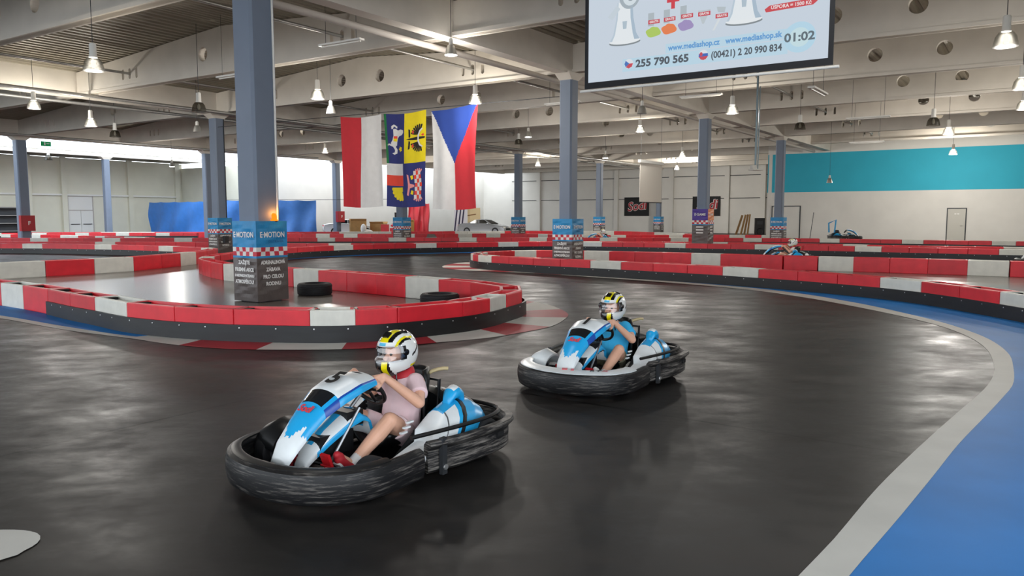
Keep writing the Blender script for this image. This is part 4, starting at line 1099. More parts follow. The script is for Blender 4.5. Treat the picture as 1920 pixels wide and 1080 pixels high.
# ------------------------------------------------------------------ pendant lamps
MT['bell'] = glassy('clear ribbed acrylic', (0.66, 0.65, 0.62), 0.035, 0.35)
MT['alu'] = mat('brushed aluminium bell', '#b9b8b2', 0.35, 0.6)
MT['bulb'] = emit('lit bulb', '#fff6e6', 3.0)
MT['bulb_dim'] = mat('frosted lamp glass', '#e8e6df', 0.3)
def bell_mesh(kind):
    mb = MB()
    if kind == 'acrylic':
        pr = [(0.075, 0.30), (0.13, 0.28), (0.185, 0.20), (0.21, 0.10), (0.225, 0.0), (0.218, 0.0), (0.203, 0.10), (0.178, 0.195), (0.125, 0.27), (0.07, 0.29)]
    else:
        pr = [(0.05, 0.26), (0.085, 0.25), (0.12, 0.16), (0.15, 0.05), (0.16, 0.0), (0.154, 0.0), (0.144, 0.05), (0.114, 0.155), (0.08, 0.24), (0.045, 0.25)]
    return mb.lathe(pr, 28).mesh('reflector', MT['bell'] if kind == 'acrylic' else MT['alu'], 60)
HOUS = MB().lathe([(0.0, 0.60), (0.06, 0.60), (0.075, 0.57), (0.078, 0.34), (0.09, 0.32), (0.09, 0.29), (0.0, 0.285)], 16).mesh('housing', MT['whitepaint'], 40)
HOUS_S = MB().lathe([(0.0, 0.42), (0.04, 0.42), (0.055, 0.38), (0.055, 0.27), (0.06, 0.25), (0.0, 0.245)], 14).mesh('housing', MT['whitepaint'], 40)
BULB = MB().lathe([(0.0, 0.06), (0.03, 0.07), (0.05, 0.12), (0.045, 0.18), (0.025, 0.24), (0.0, 0.26)], 14).mesh('bulb', MT['bulb'], 60)
BULB_D = MB().lathe([(0.0, 0.06), (0.03, 0.07), (0.05, 0.12), (0.045, 0.18), (0.025, 0.24), (0.0, 0.26)], 14).mesh('bulb', MT['bulb_dim'], 60)
BELL = {'acrylic': bell_mesh('acrylic'), 'steel': bell_mesh('steel')}
def lamp(x, y, z, kind='acrylic', lit=False, energy=0.0, where='below the roof'):
    lit = lit or energy > 0
    lab = ('lit ' if lit else 'unlit ') + ('clear acrylic' if kind == 'acrylic' else 'small metal') + ' bell lamp ' + where
    t = thing('pendant_lamp', lab, 'lamp', (x, y, z), 0, 'pendant lamps ' + ('lit' if lit else 'unlit') + ' ' + kind)
    link('reflector', BELL[kind], t)
    link('housing', HOUS if kind == 'acrylic' else HOUS_S, t)
    link('bulb', BULB if lit else BULB_D, t)
    top = 0.6 if kind == 'acrylic' else 0.42
    zr = roof_z(x, y) + 0.09
    MB().tube([(0, 0, top), (0, 0, max(top + 0.1, zr - z))], 0.008, 5).build('cord', MT['darksteel'], t)
    if energy:
        l = bpy.data.lights.new('lamp_light', 'POINT'); l.energy = energy; l.color = (1.0, 0.96, 0.90); l.shadow_soft_size = 0.22
        link('lamp_light', l, t, (0, 0, -0.05))
    return t
E_ = 330.0
LAMPS = [(-9.31, 17.5, 4.9, 'acrylic', 0, E_ * 0.5), (-17.1, 28, 5.5, 'acrylic', 0, E_), (-15.9, 29.5, 5.05, 'acrylic', 1, E_), (-6.2, 25, 5.4, 'acrylic', 0, E_), (-5.9, 25.5, 5.0, 'steel', 0, 0),
         (-10, 25, 5.0, 'acrylic', 0, 0), (-1.55, 20, 5.75, 'steel', 0, E_ * 0.7), (-1.22, 26, 5.4, 'acrylic', 1, E_), (-17.3, 34, 5.1, 'acrylic', 0, 0), (0.75, 36, 5.3, 'steel', 1, E_), (0.36, 43, 5.6, 'acrylic', 0, 0),
         (9.7, 15.5, 5.0, 'acrylic', 0, E_ * 0.6), (13.0, 20, 4.9, 'acrylic', 0, E_ * 0.7), (7.6, 27, 5.2, 'acrylic', 0, E_ * 0.7), (6.0, 36.6, 5.6, 'acrylic', 0, E_), (4.24, 25.5, 5.0, 'steel', 0, 0), (5.4, 45, 5.0, 'steel', 1, E_),
         (17.6, 43, 3.5, 'steel', 1, 0), (17.9, 32, 5.0, 'acrylic', 1, E_ * 1.6), (15.1, 28, 4.9, 'acrylic', 0, 0), (17.0, 26, 5.2, 'acrylic', 0, E_), (-12.5, 31, 5.0, 'steel', 0, 0), (-28.6, 48, 5.1, 'acrylic', 0, 0),
         (-21, 48, 4.7, 'steel', 1, E_), (-12.0, 50, 5.7, 'acrylic', 0, E_), (11.8, 32, 5.2, 'acrylic', 0, 0), (2.0, 60, 5.5, 'acrylic', 0, E_ * 3), (14.0, 66, 5.6, 'acrylic', 0, E_ * 4), (-9.0, 64.5, 5.4, 'acrylic', 0, E_ * 1.5),  # alcove lamp added and far lamps strengthened to brighten the walls
         (25.5, 45.0, 5.2, 'acrylic', 0, E_ * 4), (10.5, 48, 5.3, 'acrylic', 0, E_), (-2.2, 7.0, 5.6, 'acrylic', 0, E_ * 0.3), (3.6, 9.5, 5.6, 'acrylic', 0, E_ * 0.3)]  # first lamp here is added to brighten the teal wall
WHERE = ['in the roof bay left of the beacon column', 'over the infield short of the exit sign', 'nearest the speaker column', 'in front of the round beam holes by the flags', 'just left of the red and white flag',
         'between the beacon column and the speaker column', 'on the main beam joint over the flags', 'over the blue wedge flag', 'near the pipe over the far infield', 'between the flags and the screen side column', 'over the silver car column',
         'right of the big screen, largest there', 'second one right of the big screen', 'beside the projector pole', 'over the small blank screen', 'under the left corner of the big screen', 'before the black wall banners',
         'hung low before the teal band', 'shining on the teal band', 'between the screen and the teal wall', 'third one right of the big screen', 'by the top of the speaker column', 'under the roof light by the fire hose box', 'over the double exit doors side',
         'behind the flags', 'beyond the projector pole', 'over the farthest barrier', 'by the back wall banners', 'added over the clutter heap to brighten the alcove walls', 'added near the parked kart to brighten the teal wall', 'over the straight barrier by the purple banner', 'straight above the kart with the black bumper', 'straight above the kart with the white bumper lip']
for a, w_ in zip(LAMPS, WHERE): lamp(a[0], a[1], a[2], a[3], bool(a[4]), a[5], w_)

# fluorescent battens hung under the beams
def batten(p, rz, where, L=1.5):
    t = thing('light_batten', 'slim white fluorescent batten ' + where, 'light fitting', p, rz, 'fluorescent battens')
    MB().prism([(-L / 2, -0.09), (L / 2, -0.09), (L / 2, 0.09), (-L / 2, 0.09)], 0, 0.05).build('housing', MT['whitepaint'], t)
    MB().tube([(-L / 2 + 0.05, 0, -0.02), (L / 2 - 0.05, 0, -0.02)], 0.018, 8).build('tube', MT['bulb_dim'], t)
    for x in (-L / 2 + 0.2, L / 2 - 0.2): MB().tube([(x, 0, 0.05), (x, 0, roof_z(p[0], p[1]) + 0.12 - p[2])], 0.006, 5).build('hanger', MT['darksteel'], t)
for p, rz, w_ in (((-4.45, 20.5, 6.15), AV, 'over the beam slots right of the beacon column'), ((1.9, 29.5, 5.9), AV, 'beyond the flag wire column'), ((6.6, 27.4, 5.85), AV, 'below the big screen'), ((8.2, 21.0, 5.0), AU, 'turned along the hall right of the big screen'), ((13.2, 29.0, 5.3), AV, 'beyond the projector pole'), ((-8.2, 23.2, 5.8), AV, 'left of the beacon column'), ((16.6, 36.5, 5.1), AV, 'before the teal band')):
    batten(p, rz, w_)

# long pipes threaded through the beams
def pipe(name, v, z, r, i0, i1, label, m='steel', j=0):
    a, b = grid(i0, j) + VX * v, grid(i1, j) + VX * v
    o = MB().tube([(a.x, a.y, z), (b.x, b.y, z)], r, 10).build(name, MT[m], None, 40)
    return tag(o, label, 'pipe')
pipe('roof_pipe', 3.75, 6.74, 0.045, -1.4, 5, 'thin grey pipe threaded through the beam slots above the flags')
pipe('roof_pipe', 14.3, 6.74, 0.045, -1.4, 5, 'thin grey pipe threaded through the beam slots before the second column row')
pipe('roof_pipe', 16.9, 6.16, 0.07, -1.4, 4.8, 'thick grey pipe under the beams beside the second column row')
pipe('roof_pipe', 0.75, 6.16, 0.085, -1.4, 3.9, 'thick grey duct pipe under the beams beside the first column row', 'concrete_dim')
pipe('roof_pipe', -3.75, 6.74, 0.045, -1.2, 3.9, 'thin pale pipe threaded through the beam slots behind the big screen')
pipe('roof_pipe', 19.1, 6.16, 0.07, -1.4, 4.8, 'thick grey pipe under the beams beyond the second column row')
pipe('roof_pipe', 34.2, 6.16, 0.06, -1.4, 2.7, 'grey pipe running along the edge of the roof light')

# exit sign
ex = thing('exit_sign', 'green emergency exit sign hanging under the beam', 'sign', grid(1.12, 2, 5.92), AU)
MB().box((0, 0, 0), (0.55, 0.06, 0.28)).build('housing', emit('green sign face', '#1f7a48', 0.7), ex)
MB().box((-0.08, -0.034, 0), (0.08, 0.004, 0.16)).box((0.1, -0.034, 0.02), (0.16, 0.004, 0.04)).build('pictogram', MT['letter'], ex)
MB().tube([(0, 0, 0.14), (0, 0, 0.40)], 0.01, 5).build('hanger', MT['darksteel'], ex)

# ------------------------------------------------------------------ big projection screen
SX, SY, SZ = 1.2204, 13.1, 3.793
ps = thing('projection_screen', 'large hanging projection screen showing a pale blue shopping advert', 'screen', (SX, SY, SZ), AV + PI)
# local x runs along the screen to the right, y points at the viewer
Wd, Hd = 3.89, 2.45
MB().box((Wd / 2, -0.01, Hd / 2), (Wd, 0.012, Hd)).build('border', mat('black screen border', '#0b0d14', 0.7), ps)
MB().box((Wd / 2, -0.019, Hd / 2 + 0.02), (Wd - 0.14, 0.006, Hd - 0.16)).build('projected_picture', emit('projected picture', '#cdd8e4', 0.85), ps)
MB().tube([(-0.08, -0.01, -0.03), (Wd + 0.08, -0.01, -0.03)], 0.022, 10).build('bottom_bar', MT['whitepaint'], ps)
MB().box((Wd / 2, 0, Hd + 0.08), (Wd + 0.2, 0.14, 0.16)).build('roller_case', MT['whitepaint'], ps)
PR = {}
def ink(col, k=0.8):
    if col not in PR: PR[col] = emit('projected ' + col, col, k)
    return PR[col]
pic = [c for c in ps.children if c.name.startswith('projected_picture')][0]
def card(name, x, z, w, h, col, lay=1, rot=0.0):
    M_ = Matrix.Rotation(rot, 3, 'Y')
    return MB().box((x, -0.022 - 0.0012 * lay, z), (w, 0.001, h), M=M_).build(name, ink(col), pic)
def blobshape(name, x, z, rx, rz, col, lay=1, n=24, jag=0.0):
    vs = []
    for i in range(n):
        a = 2 * PI * i / n; k = 1 + jag * math.sin(i * 5.3)
        vs.append((x + rx * k * math.cos(a), -0.022 - 0.0012 * lay, z + rz * k * math.sin(a)))
    return MB().add(vs, [tuple(range(n))]).build(name, ink(col), pic)
def polyshape(name, pts, col, lay=1):
    return MB().add([(x, -0.022 - 0.0012 * lay, z) for x, z in pts], [tuple(range(len(pts)))]).build(name, ink(col), pic)
def words(body, x0, x1, z, h, col, lay=4, bold=0.004, rot=0.0):
    me = text_mesh(body, h * 1.38, bold, x1 - x0, mats=[ink(col)])
    o = link('lettering', me, pic, ((x0 + x1) / 2, -0.022 - 0.0012 * lay, z)); o.rotation_euler = (PI / 2, rot, 0)
    return o
card('caption_panel', 1.98, 0.315, 2.58, 0.20, '#c4e0f0', 1)
card('caption_panel', 2.35, 0.50, 1.86, 0.14, '#c4e0f0', 1)
words('255 790 565', 0.92, 1.80, 0.315, 0.115, '#5f666e', 4, 0.006)
words('(00421) 2 20 990 834', 2.15, 3.19, 0.315, 0.10, '#5f666e', 4, 0.004)
words('www.mediashop.cz', 1.46, 2.28, 0.50, 0.085, '#6fa6dc', 4, 0.004)
words('www.mediashop.sk', 2.36, 3.19, 0.50, 0.085, '#6fa6dc', 4, 0.004)
blobshape('clock_disc', 3.43, 0.43, 0.225, 0.215, '#bfe0f2', 2)
blobshape('clock_disc', 3.43, 0.43, 0.14, 0.135, '#cfe8ee', 3)
words('01:02', 3.22, 3.64, 0.43, 0.12, '#6e7a82', 5, 0.005)
for cx, cols in ((0.80, ('#e6eaf0', '#cf5a66', '#5a7fc4')), (2.03, ('#e6eaf0', '#4f74c4', '#cf5a66'))):
    blobshape('flag_badge', cx, 0.335, 0.075, 0.075, cols[0], 3)
    if cx < 1: polyshape('flag_badge', [(cx - 0.0, 0.335), (cx + 0.074, 0.335), (cx + 0.052, 0.282), (cx, 0.26), (cx - 0.052, 0.282)], cols[1], 4); polyshape('flag_badge', [(cx - 0.055, 0.285), (cx + 0.01, 0.335), (cx - 0.055, 0.385), (cx - 0.075, 0.335)], cols[2], 5)
    else: polyshape('flag_badge', [(cx - 0.07, 0.358), (cx + 0.07, 0.358), (cx + 0.074, 0.315), (cx - 0.074, 0.315)], cols[1], 4); polyshape('flag_badge', [(cx - 0.074, 0.315), (cx + 0.074, 0.315), (cx + 0.04, 0.272), (cx, 0.26), (cx - 0.04, 0.272)], cols[2], 4); blobshape('flag_badge', cx - 0.035, 0.35, 0.024, 0.03, cols[2], 5)
# two hand cranked graters: white tower on a round foot, drum and crank
for gx, gz, k in ((0.72, 0.69, 1.0), (2.63, 0.76, 1.0)):
    blobshape('grater_foot_shadow', gx, gz - 0.012, 0.275 * k, 0.05, '#8f979c', 2)
    blobshape('grater_foot', gx, gz + 0.012, 0.27 * k, 0.05, '#f0f5f8', 3)
    polyshape('grater_tower', [(gx - 0.26, gz + 0.02), (gx + 0.26, gz + 0.02), (gx + 0.20, gz + 0.12), (gx + 0.15, gz + 0.36), (gx + 0.13, gz + 0.62), (gx - 0.13, gz + 0.62), (gx - 0.15, gz + 0.36), (gx - 0.20, gz + 0.12)], '#eef4f8', 4)
    polyshape('grater_tower_side', [(gx + 0.26, gz + 0.02), (gx + 0.20, gz + 0.12), (gx + 0.15, gz + 0.36), (gx + 0.13, gz + 0.62), (gx + 0.09, gz + 0.62), (gx + 0.10, gz + 0.36), (gx + 0.14, gz + 0.12), (gx + 0.17, gz + 0.02)], '#b3c6d6', 5)
    polyshape('grater_tower_side', [(gx - 0.26, gz + 0.02), (gx - 0.20, gz + 0.12), (gx - 0.15, gz + 0.36), (gx - 0.13, gz + 0.62), (gx - 0.11, gz + 0.62), (gx - 0.125, gz + 0.36), (gx - 0.17, gz + 0.12), (gx - 0.22, gz + 0.02)], '#c3d3e0', 5)
    polyshape('grater_tower_shade', [(gx - 0.03, gz + 0.20), (gx + 0.03, gz + 0.20), (gx + 0.04, gz + 0.32), (gx - 0.04, gz + 0.32)], '#b9cad6', 5)
    blobshape('grater_drum', gx + 0.08, gz + 0.70, 0.18, 0.20, '#aebac2', 5); blobshape('grater_drum', gx + 0.09, gz + 0.70, 0.13, 0.15, '#dde8ee', 6); blobshape('grater_drum', gx + 0.10, gz + 0.71, 0.07, 0.09, '#9aa6ae', 7)
    polyshape('grater_crank', [(gx - 0.30, gz + 0.42), (gx - 0.22, gz + 0.36), (gx - 0.08, gz + 0.52), (gx - 0.14, gz + 0.58)], '#cfdbe4', 6)
for q, (x, z, col) in enumerate(((1.21, 0.775, '#b7d36e'), (1.47, 0.79, '#ee8a5e'), (1.74, 0.81, '#a99ac8'))):
    blobshape('food_pile', x, z, 0.125, 0.075, col, 3, 26, 0.08); blobshape('food_pile', x - 0.01, z + 0.03, 0.08, 0.05, col, 4, 20, 0.12)
    card('grater_insert', x - 0.04, z + 0.20, 0.10, 0.20, '#b8c2c8', 2)
polyshape('grater_insert', [(1.93, 1.0), (2.13, 1.0), (2.10, 0.95), (2.03, 0.80), (2.0, 0.80)], '#c6d0d6', 3)
polyshape('peeler', [(2.16, 0.68), (2.19, 0.68), (2.30, 0.86), (2.26, 0.87)], '#dfe6ea', 3); polyshape('grater_insert', [(2.22, 1.02), (2.36, 1.0), (2.34, 0.92), (2.24, 0.94)], '#c0cad0', 3)
for x, z in ((1.22, 0.935), (1.48, 0.94), (1.76, 0.95), (2.03, 0.945), (2.30, 0.88)):
    card('free_label', x, z, 0.19, 0.062, '#cf5560', 5); words('GRATIS', x - 0.075, x + 0.075, z, 0.036, '#f0e4e4', 6, 0.002)
polyshape('price_ribbon', [(2.95, 0.835), (3.60, 0.855), (3.66, 0.90), (3.62, 0.945), (3.0, 0.925), (2.93, 0.88)], '#d45a60', 4)
words('\u00daSPORA = 1500 K\u010d', 3.02, 3.58, 0.89, 0.05, '#f4e6e6', 6, 0.002)
card('plus_sign', 1.53, 1.20, 0.06, 0.22, '#d8505a', 4); card('plus_sign', 1.53, 1.22, 0.20, 0.06, '#d8505a', 4)
for x in (0.1, Wd - 0.1): MB().tube([(x, 0, Hd + 0.16), (x, 0, Hd + 1.2)], 0.008, 5).build('hanging_cable', MT['darksteel'], ps)

# small blank screen near the back
q = Vector((6.26, 38.0, 0))
s2 = thing('projection_screen', 'small blank off-white projection screen hanging near the back wall', 'screen', (q.x, q.y, 2.35), AU)
MB().box((1.3, 0, 0.98), (2.6, 0.02, 1.96)).build('cloth', mat('blank screen cloth', '#ded8cd', 0.8), s2)
MB().box((1.3, 0, 2.0), (2.8, 0.14, 0.14)).build('roller_case', MT['whitepaint'], s2)
MB().tube([(-0.02, 0, 0), (2.62, 0, 0)], 0.025, 8).build('bottom_bar', MT['darksteel'], s2)
for x in (0.1, 2.5): MB().tube([(x, 0, 2.07), (x, 0, roof_z(q.x + UX.x * x, q.y + UX.y * x) + 0.1 - 2.35)], 0.008, 5).build('hanging_cable', MT['darksteel'], s2)

# ceiling pole with an empty projector plate
pm = thing('projector_pole', 'thin grey ceiling pole with an empty projector plate at its foot', 'projector mount', (7.83, 25, 3.1), 0.3)
MB().tube([(0, 0, 0.1), (0, 0, 3.3)], 0.035, 10).tube([(0.09, 0, 0.1), (0.09, 0, 2.7)], 0.018, 8).build('pole', mat('blue grey pole', '#6f7f86', 0.4, 0.4), pm)
MB().box((0.02, 0, 0.06), (0.38, 0.26, 0.035)).box((-0.08, 0, 0.14), (0.14, 0.12, 0.14)).build('plate', MT['steel'], pm)
MB().lathe([(0.0, 3.36), (0.09, 3.36), (0.09, 3.26), (0.05, 3.2), (0.0, 3.2)], 12).build('ceiling_bracket', MT['whitepaint'], pm)

# ------------------------------------------------------------------ flags on a wire
FB = grid(0.985, 0)
def flagpt(s, z):
    return FB + VX * s + Vector((0, 0, z))
wire = thing('flag_wire', 'thin taut wire stretched between two columns carrying the flags', 'wire', flagpt(0.25, 5.52))
wa = MB().tube([Vector((0, 0, 0.0)), flagpt(17.7, 5.62) - flagpt(0.25, 5.52)], 0.012, 6).build('wire', MT['darksteel'], wire)
def flag(name, label, s_right, s_left, ztr, ztl, zb, seed, painter, mats):
    """cloth hung from the wire; a runs 0-1 from its viewer-left edge, b 0-1 from the top"""
    root = thing(name, label, 'flag', flagpt(s_left, zb), 0, None)
    org = flagpt(s_left, zb)
    rnd = random.Random(seed); ph = [rnd.uniform(0, 6.28) for _ in range(4)]
    out = Vector((-VX.y, VX.x, 0)); out = out if out.y < 0 else -out
    def cp(a, b, lift=0.0):
        pin = 0.07 * b * (1 - b) * 3 + 0.05 * b
        aa = 0.5 + (a - 0.5) * (1 - pin * 0.9)
        s = s_left + (s_right - s_left) * aa
        zt = ztl + (ztr - ztl) * a - 0.07 * math.sin(PI * a)
        z = zt + (zb - zt) * b + 0.05 * b * math.sin(PI * a) * -1
        fold = 0.05 * (0.25 + b) * math.sin(9 * a + ph[0] + 1.5 * b) + 0.03 * math.sin(17 * a + ph[1] - 2 * b) * (0.4 + 0.6 * b) + 0.03 * math.sin(5 * a - 4 * b + ph[2])
        return flagpt(s, z) + out * (fold + lift) - org
    NA, NB = 60, 96; vs = [cp(i / NA, k / NB) for k in range(NB + 1) for i in range(NA + 1)]
    mb = MB(); 
    for k in range(NB):
        for i in range(NA):
            mb.f.append([k * (NA + 1) + i, k * (NA + 1) + i + 1, (k + 1) * (NA + 1) + i + 1, (k + 1) * (NA + 1) + i]); mb.m.append(painter((i + 0.5) / NA, (k + 0.5) / NB))
    mb.v = [tuple(v) for v in vs]
    me = mb.mesh('cloth', mats); me.polygons.foreach_set('use_smooth', [True] * len(me.polygons))
    cl = link('cloth', me, root)
    return root, cl, cp
def emblem(cl, cp, name, polys, m, lift=0.006):
    """printed charge: outlines in cloth coordinates laid on the cloth"""
    bm = bmesh.new()
    for poly in polys:
        vs = [bm.verts.new((p[0], p[1], 0)) for p in poly]
        es = [bm.edges.new((vs[i], vs[(i + 1) % len(vs)])) for i in range(len(vs))]
        bmesh.ops.triangle_fill(bm, edges=es, use_beauty=True)
    bmesh.ops.subdivide_edges(bm, edges=bm.edges[:], cuts=1)
    for v in bm.verts: v.co = cp(v.co.x, v.co.y, lift)
    me = bpy.data.meshes.new(name); bm.to_mesh(me); bm.free(); me.materials.append(m)
    return link(name, me, cl)
CL = {k: mat(k + ' flag cloth', c, 0.8, var=0.04, scale=5) for k, c in (('red', '#b8242e'), ('white', '#cfcdcb'), ('navy', '#232a68'), ('blue', '#213f8e'), ('green', '#137038'), ('yellow', '#dcc60c'), ('black', '#14120f'), ('vermilion', '#d8412e'), ('pink', '#d98a8a'))}
flag('flag', 'hanging flag split upright into red and white halves', 7.92, 10.06, 5.50, 5.55, 2.05, 3, lambda a, b: 0 if a < 0.49 else 1, [CL['red'], CL['white']])
def czech(a, b):
    d = b / 0.535
    if d < 1 and d / 2 < a < 1 - d / 2: return 0
    return 1 if a < 0.5 else 2
flag('flag', 'hanging flag with blue wedge over white and red halves', 3.47, 5.57, 5.60, 5.45, 1.95, 5, czech, [CL['blue'], CL['white'], CL['red']])
def region(a, b):
    if b < 0.53:
        if a < 0.5: return 1 if a < 0.055 + 0.02 * (1 - b) else 0
        return 2
    if a > 0.45: return 0
    if b < 0.655: return 3
    if b < 0.775: return 4
    return 0
fr_, fc, fp = flag('flag', 'hanging blue and yellow heraldic flag with eagles and a white goat', 5.80, 7.80, 5.52, 5.50, 2.05, 8, region, [CL['navy'], CL['green'], CL['yellow'], CL['white'], CL['vermilion']])
def feathers(cx, cy, r0, r1, a0, a1, n, wd=0.5):
    """a fan of tapering feathers in cloth coordinates (x scaled for the narrow cloth)"""
    out = []
    for i in range(n):
        a = a0 + (a1 - a0) * i / (n - 1); d = (a1 - a0) / n * wd
        def P(r, t): return (cx + r * math.cos(t), cy + 0.55 * r * math.sin(t))
        out.append([P(r0, a - d), P((r0 + r1) / 2, a - d * 1.1), P(r1 * 0.93, a - d * 0.6), P(r1, a + d * 0.2), P(r1 * 0.9, a + d * 0.8), P((r0 + r1) / 2, a + d * 0.8), P(r0, a + d)])
    return out
# black eagle lying on its side on the yellow quarter
emblem(fc, fp, 'black_eagle', feathers(0.86, 0.245, 0.03, 0.21, math.radians(195), math.radians(285), 7, 0.6), CL['black'])
emblem(fc, fp, 'black_eagle', feathers(0.86, 0.31, 0.03, 0.21, math.radians(75), math.radians(165), 7, 0.6), CL['black'])
emblem(fc, fp, 'black_eagle', [[(0.66, 0.268), (0.80, 0.262), (0.97, 0.268), (0.985, 0.278), (0.97, 0.288), (0.80, 0.294), (0.66, 0.288), (0.55, 0.278)],
                               [(0.60, 0.17), (0.64, 0.18), (0.65, 0.25), (0.62, 0.27), (0.61, 0.25)], [(0.60, 0.39), (0.64, 0.38), (0.65, 0.31), (0.62, 0.29), (0.61, 0.31)]], CL['black'])
emblem(fc, fp, 'white_crescent', [[(0.92, 0.175), (0.86, 0.20), (0.82, 0.25), (0.82, 0.305), (0.86, 0.355), (0.93, 0.38), (0.935, 0.365), (0.885, 0.345), (0.852, 0.30), (0.852, 0.255), (0.885, 0.21), (0.935, 0.19)]], CL['white'], 0.010)
emblem(fc, fp, 'red_beak_and_claws', [[(0.68, 0.20), (0.72, 0.185), (0.73, 0.21), (0.71, 0.235)], [(0.68, 0.36), (0.72, 0.375), (0.73, 0.35), (0.71, 0.325)], [(0.90, 0.245), (0.95, 0.235), (0.965, 0.255), (0.93, 0.262)]], CL['vermilion'], 0.010)
# white goat leaping, red and yellow saddle, yellow rose
emblem(fc, fp, 'white_goat', [[(0.22, 0.16), (0.27, 0.155), (0.33, 0.175), (0.40, 0.165), (0.47, 0.175), (0.475, 0.20), (0.44, 0.225), (0.36, 0.235), (0.32, 0.26), (0.30, 0.30), (0.29, 0.335), (0.24, 0.355), (0.17, 0.345), (0.15, 0.31), (0.19, 0.28), (0.22, 0.23)],
                              [(0.18, 0.16), (0.18, 0.13), (0.24, 0.11), (0.32, 0.135), (0.31, 0.155), (0.24, 0.13), (0.21, 0.16)], [(0.10, 0.315), (0.17, 0.325), (0.17, 0.345), (0.09, 0.33), (0.07, 0.345), (0.06, 0.33)],
                              [(0.20, 0.35), (0.26, 0.35), (0.30, 0.38), (0.29, 0.42), (0.22, 0.435), (0.17, 0.42), (0.23, 0.41), (0.24, 0.385)]], CL['white'])
emblem(fc, fp, 'saddle', [[(0.225, 0.235), (0.31, 0.235), (0.31, 0.262), (0.22, 0.262)]], CL['vermilion'], 0.010)
emblem(fc, fp, 'saddle', [[(0.22, 0.262), (0.31, 0.262), (0.295, 0.295), (0.215, 0.29)]], CL['yellow'], 0.010)
emblem(fc, fp, 'yellow_rose', [[(0.385 + 0.055 * (1 if i % 2 else 0.6) * math.cos(PI * i / 5), 0.375 + 0.034 * (1 if i % 2 else 0.6) * math.sin(PI * i / 5)) for i in range(10)]], CL['yellow'])
# yellow half eagle and the chequered eagle below
emblem(fc, fp, 'yellow_eagle', feathers(0.37, 0.80, 0.05, 0.25, math.radians(78), math.radians(175), 6, 0.75) + [[(0.18, 0.79), (0.42, 0.785), (0.43, 0.83), (0.30, 0.85), (0.20, 0.82)]], CL['yellow'])
for row in range(7):
    for c_ in range(3):
        x, y = 0.70 + 0.05 * c_ + 0.02 * row * (1 if row < 4 else 0.4), 0.62 + 0.042 * row
        x = 0.74 + 0.055 * c_ - 0.012 * abs(row - 3) + 0.02
        emblem(fc, fp, 'chequer', [[(x, y), (x + 0.055, y), (x + 0.055, y + 0.042), (x, y + 0.042)]], CL['vermilion'] if (row + c_) % 2 else CL['white'], 0.008)
emblem(fc, fp, 'chequered_eagle', feathers(0.84, 0.68, 0.05, 0.16, math.radians(225), math.radians(300), 5, 0.6) + feathers(0.82, 0.86, 0.03, 0.16, math.radians(50), math.radians(130), 5, 0.6) + [[(0.58, 0.65), (0.62, 0.66), (0.65, 0.75), (0.74, 0.765), (0.74, 0.785), (0.65, 0.80), (0.62, 0.88), (0.58, 0.87), (0.61, 0.79), (0.61, 0.75)]], CL['pink'])
emblem(fc, fp, 'yellow_claws', [[(0.66, 0.67), (0.71, 0.66), (0.72, 0.70), (0.68, 0.71)], [(0.66, 0.86), (0.71, 0.87), (0.72, 0.83), (0.68, 0.82)]], CL['yellow'], 0.009)

# ------------------------------------------------------------------ wall banners
def wall_banner(s0, s1, label):
    a, b = backp(s0, 0, 0.06), backp(s1, 0, 0.06); L = (b - a).length
    t = thing('wall_banner', label, 'banner', ((a.x + b.x) / 2, (a.y + b.y) / 2, 1.65), AV + PI)
    cl = MB().box((0, 0, 0.95), (L, 0.02, 1.9)).build('cloth', mat('black banner cloth', '#0e0d0f', 0.7) if 'black banner cloth' not in bpy.data.materials else bpy.data.materials['black banner cloth'], t)
    for bold, lay, m in ((0.06, 0.013, MT['letter']), (0.025, 0.018, MT['redline'])):
        me = text_mesh('Sodi', 1.25, bold, L * 0.82, mats=[m], shear=0.25)
        link('lettering', me, cl, (0, -lay, 0.98), (PI / 2, 0.12 * -1, 0))
wall_banner(23.13, 20.4, 'black wall banner with red script lettering beneath the small blank screen')
wall_banner(15.83, 13.05, 'black wall banner with red script lettering partly hidden by the purple bannered column')

# ------------------------------------------------------------------ tyres inside the barrier loops
def tyre(x, y, r, w, label, rz=0.0):
    t = thing('loose_tyre', label, 'tyre', (x, y, 0), rz)
    pr = [(r * 0.58, 0.03), (r * 0.62, 0.0), (r * 0.9, 0.0), (r * 0.98, 0.03), (r, w * 0.25)]
    for k in range(4): zz = w * (0.25 + 0.14 * k); pr += [(r, zz), (r * 0.975, zz + 0.006), (r * 0.975, zz + 0.014), (r, zz + 0.02)]
    pr += [(r, w * 0.78), (r * 0.98, w - 0.03), (r * 0.9, w), (r * 0.62, w), (r * 0.57, w - 0.03), (r * 0.60, w * 0.5), (r * 0.58, 0.03)]
    MB().lathe(pr, 40).build('casing', MT['tyre'], t, 30)
    MB().lathe([(r * 0.70, w + 0.001), (r * 0.72, w + 0.005), (r * 0.74, w + 0.001)], 40).build('sidewall_ring', MT['black'], t, 40)
tyre(-4.25, 16.5, 0.37, 0.25, 'worn black tyre lying flat beside the wrinkled column banner')
tyre(-1.35, 14.3, 0.37, 0.25, 'worn black tyre lying flat inside the rounded barrier nose')
tyre(1.05, 26.55, 0.36, 0.24, 'black tyre lying flat beside the second bannered column')

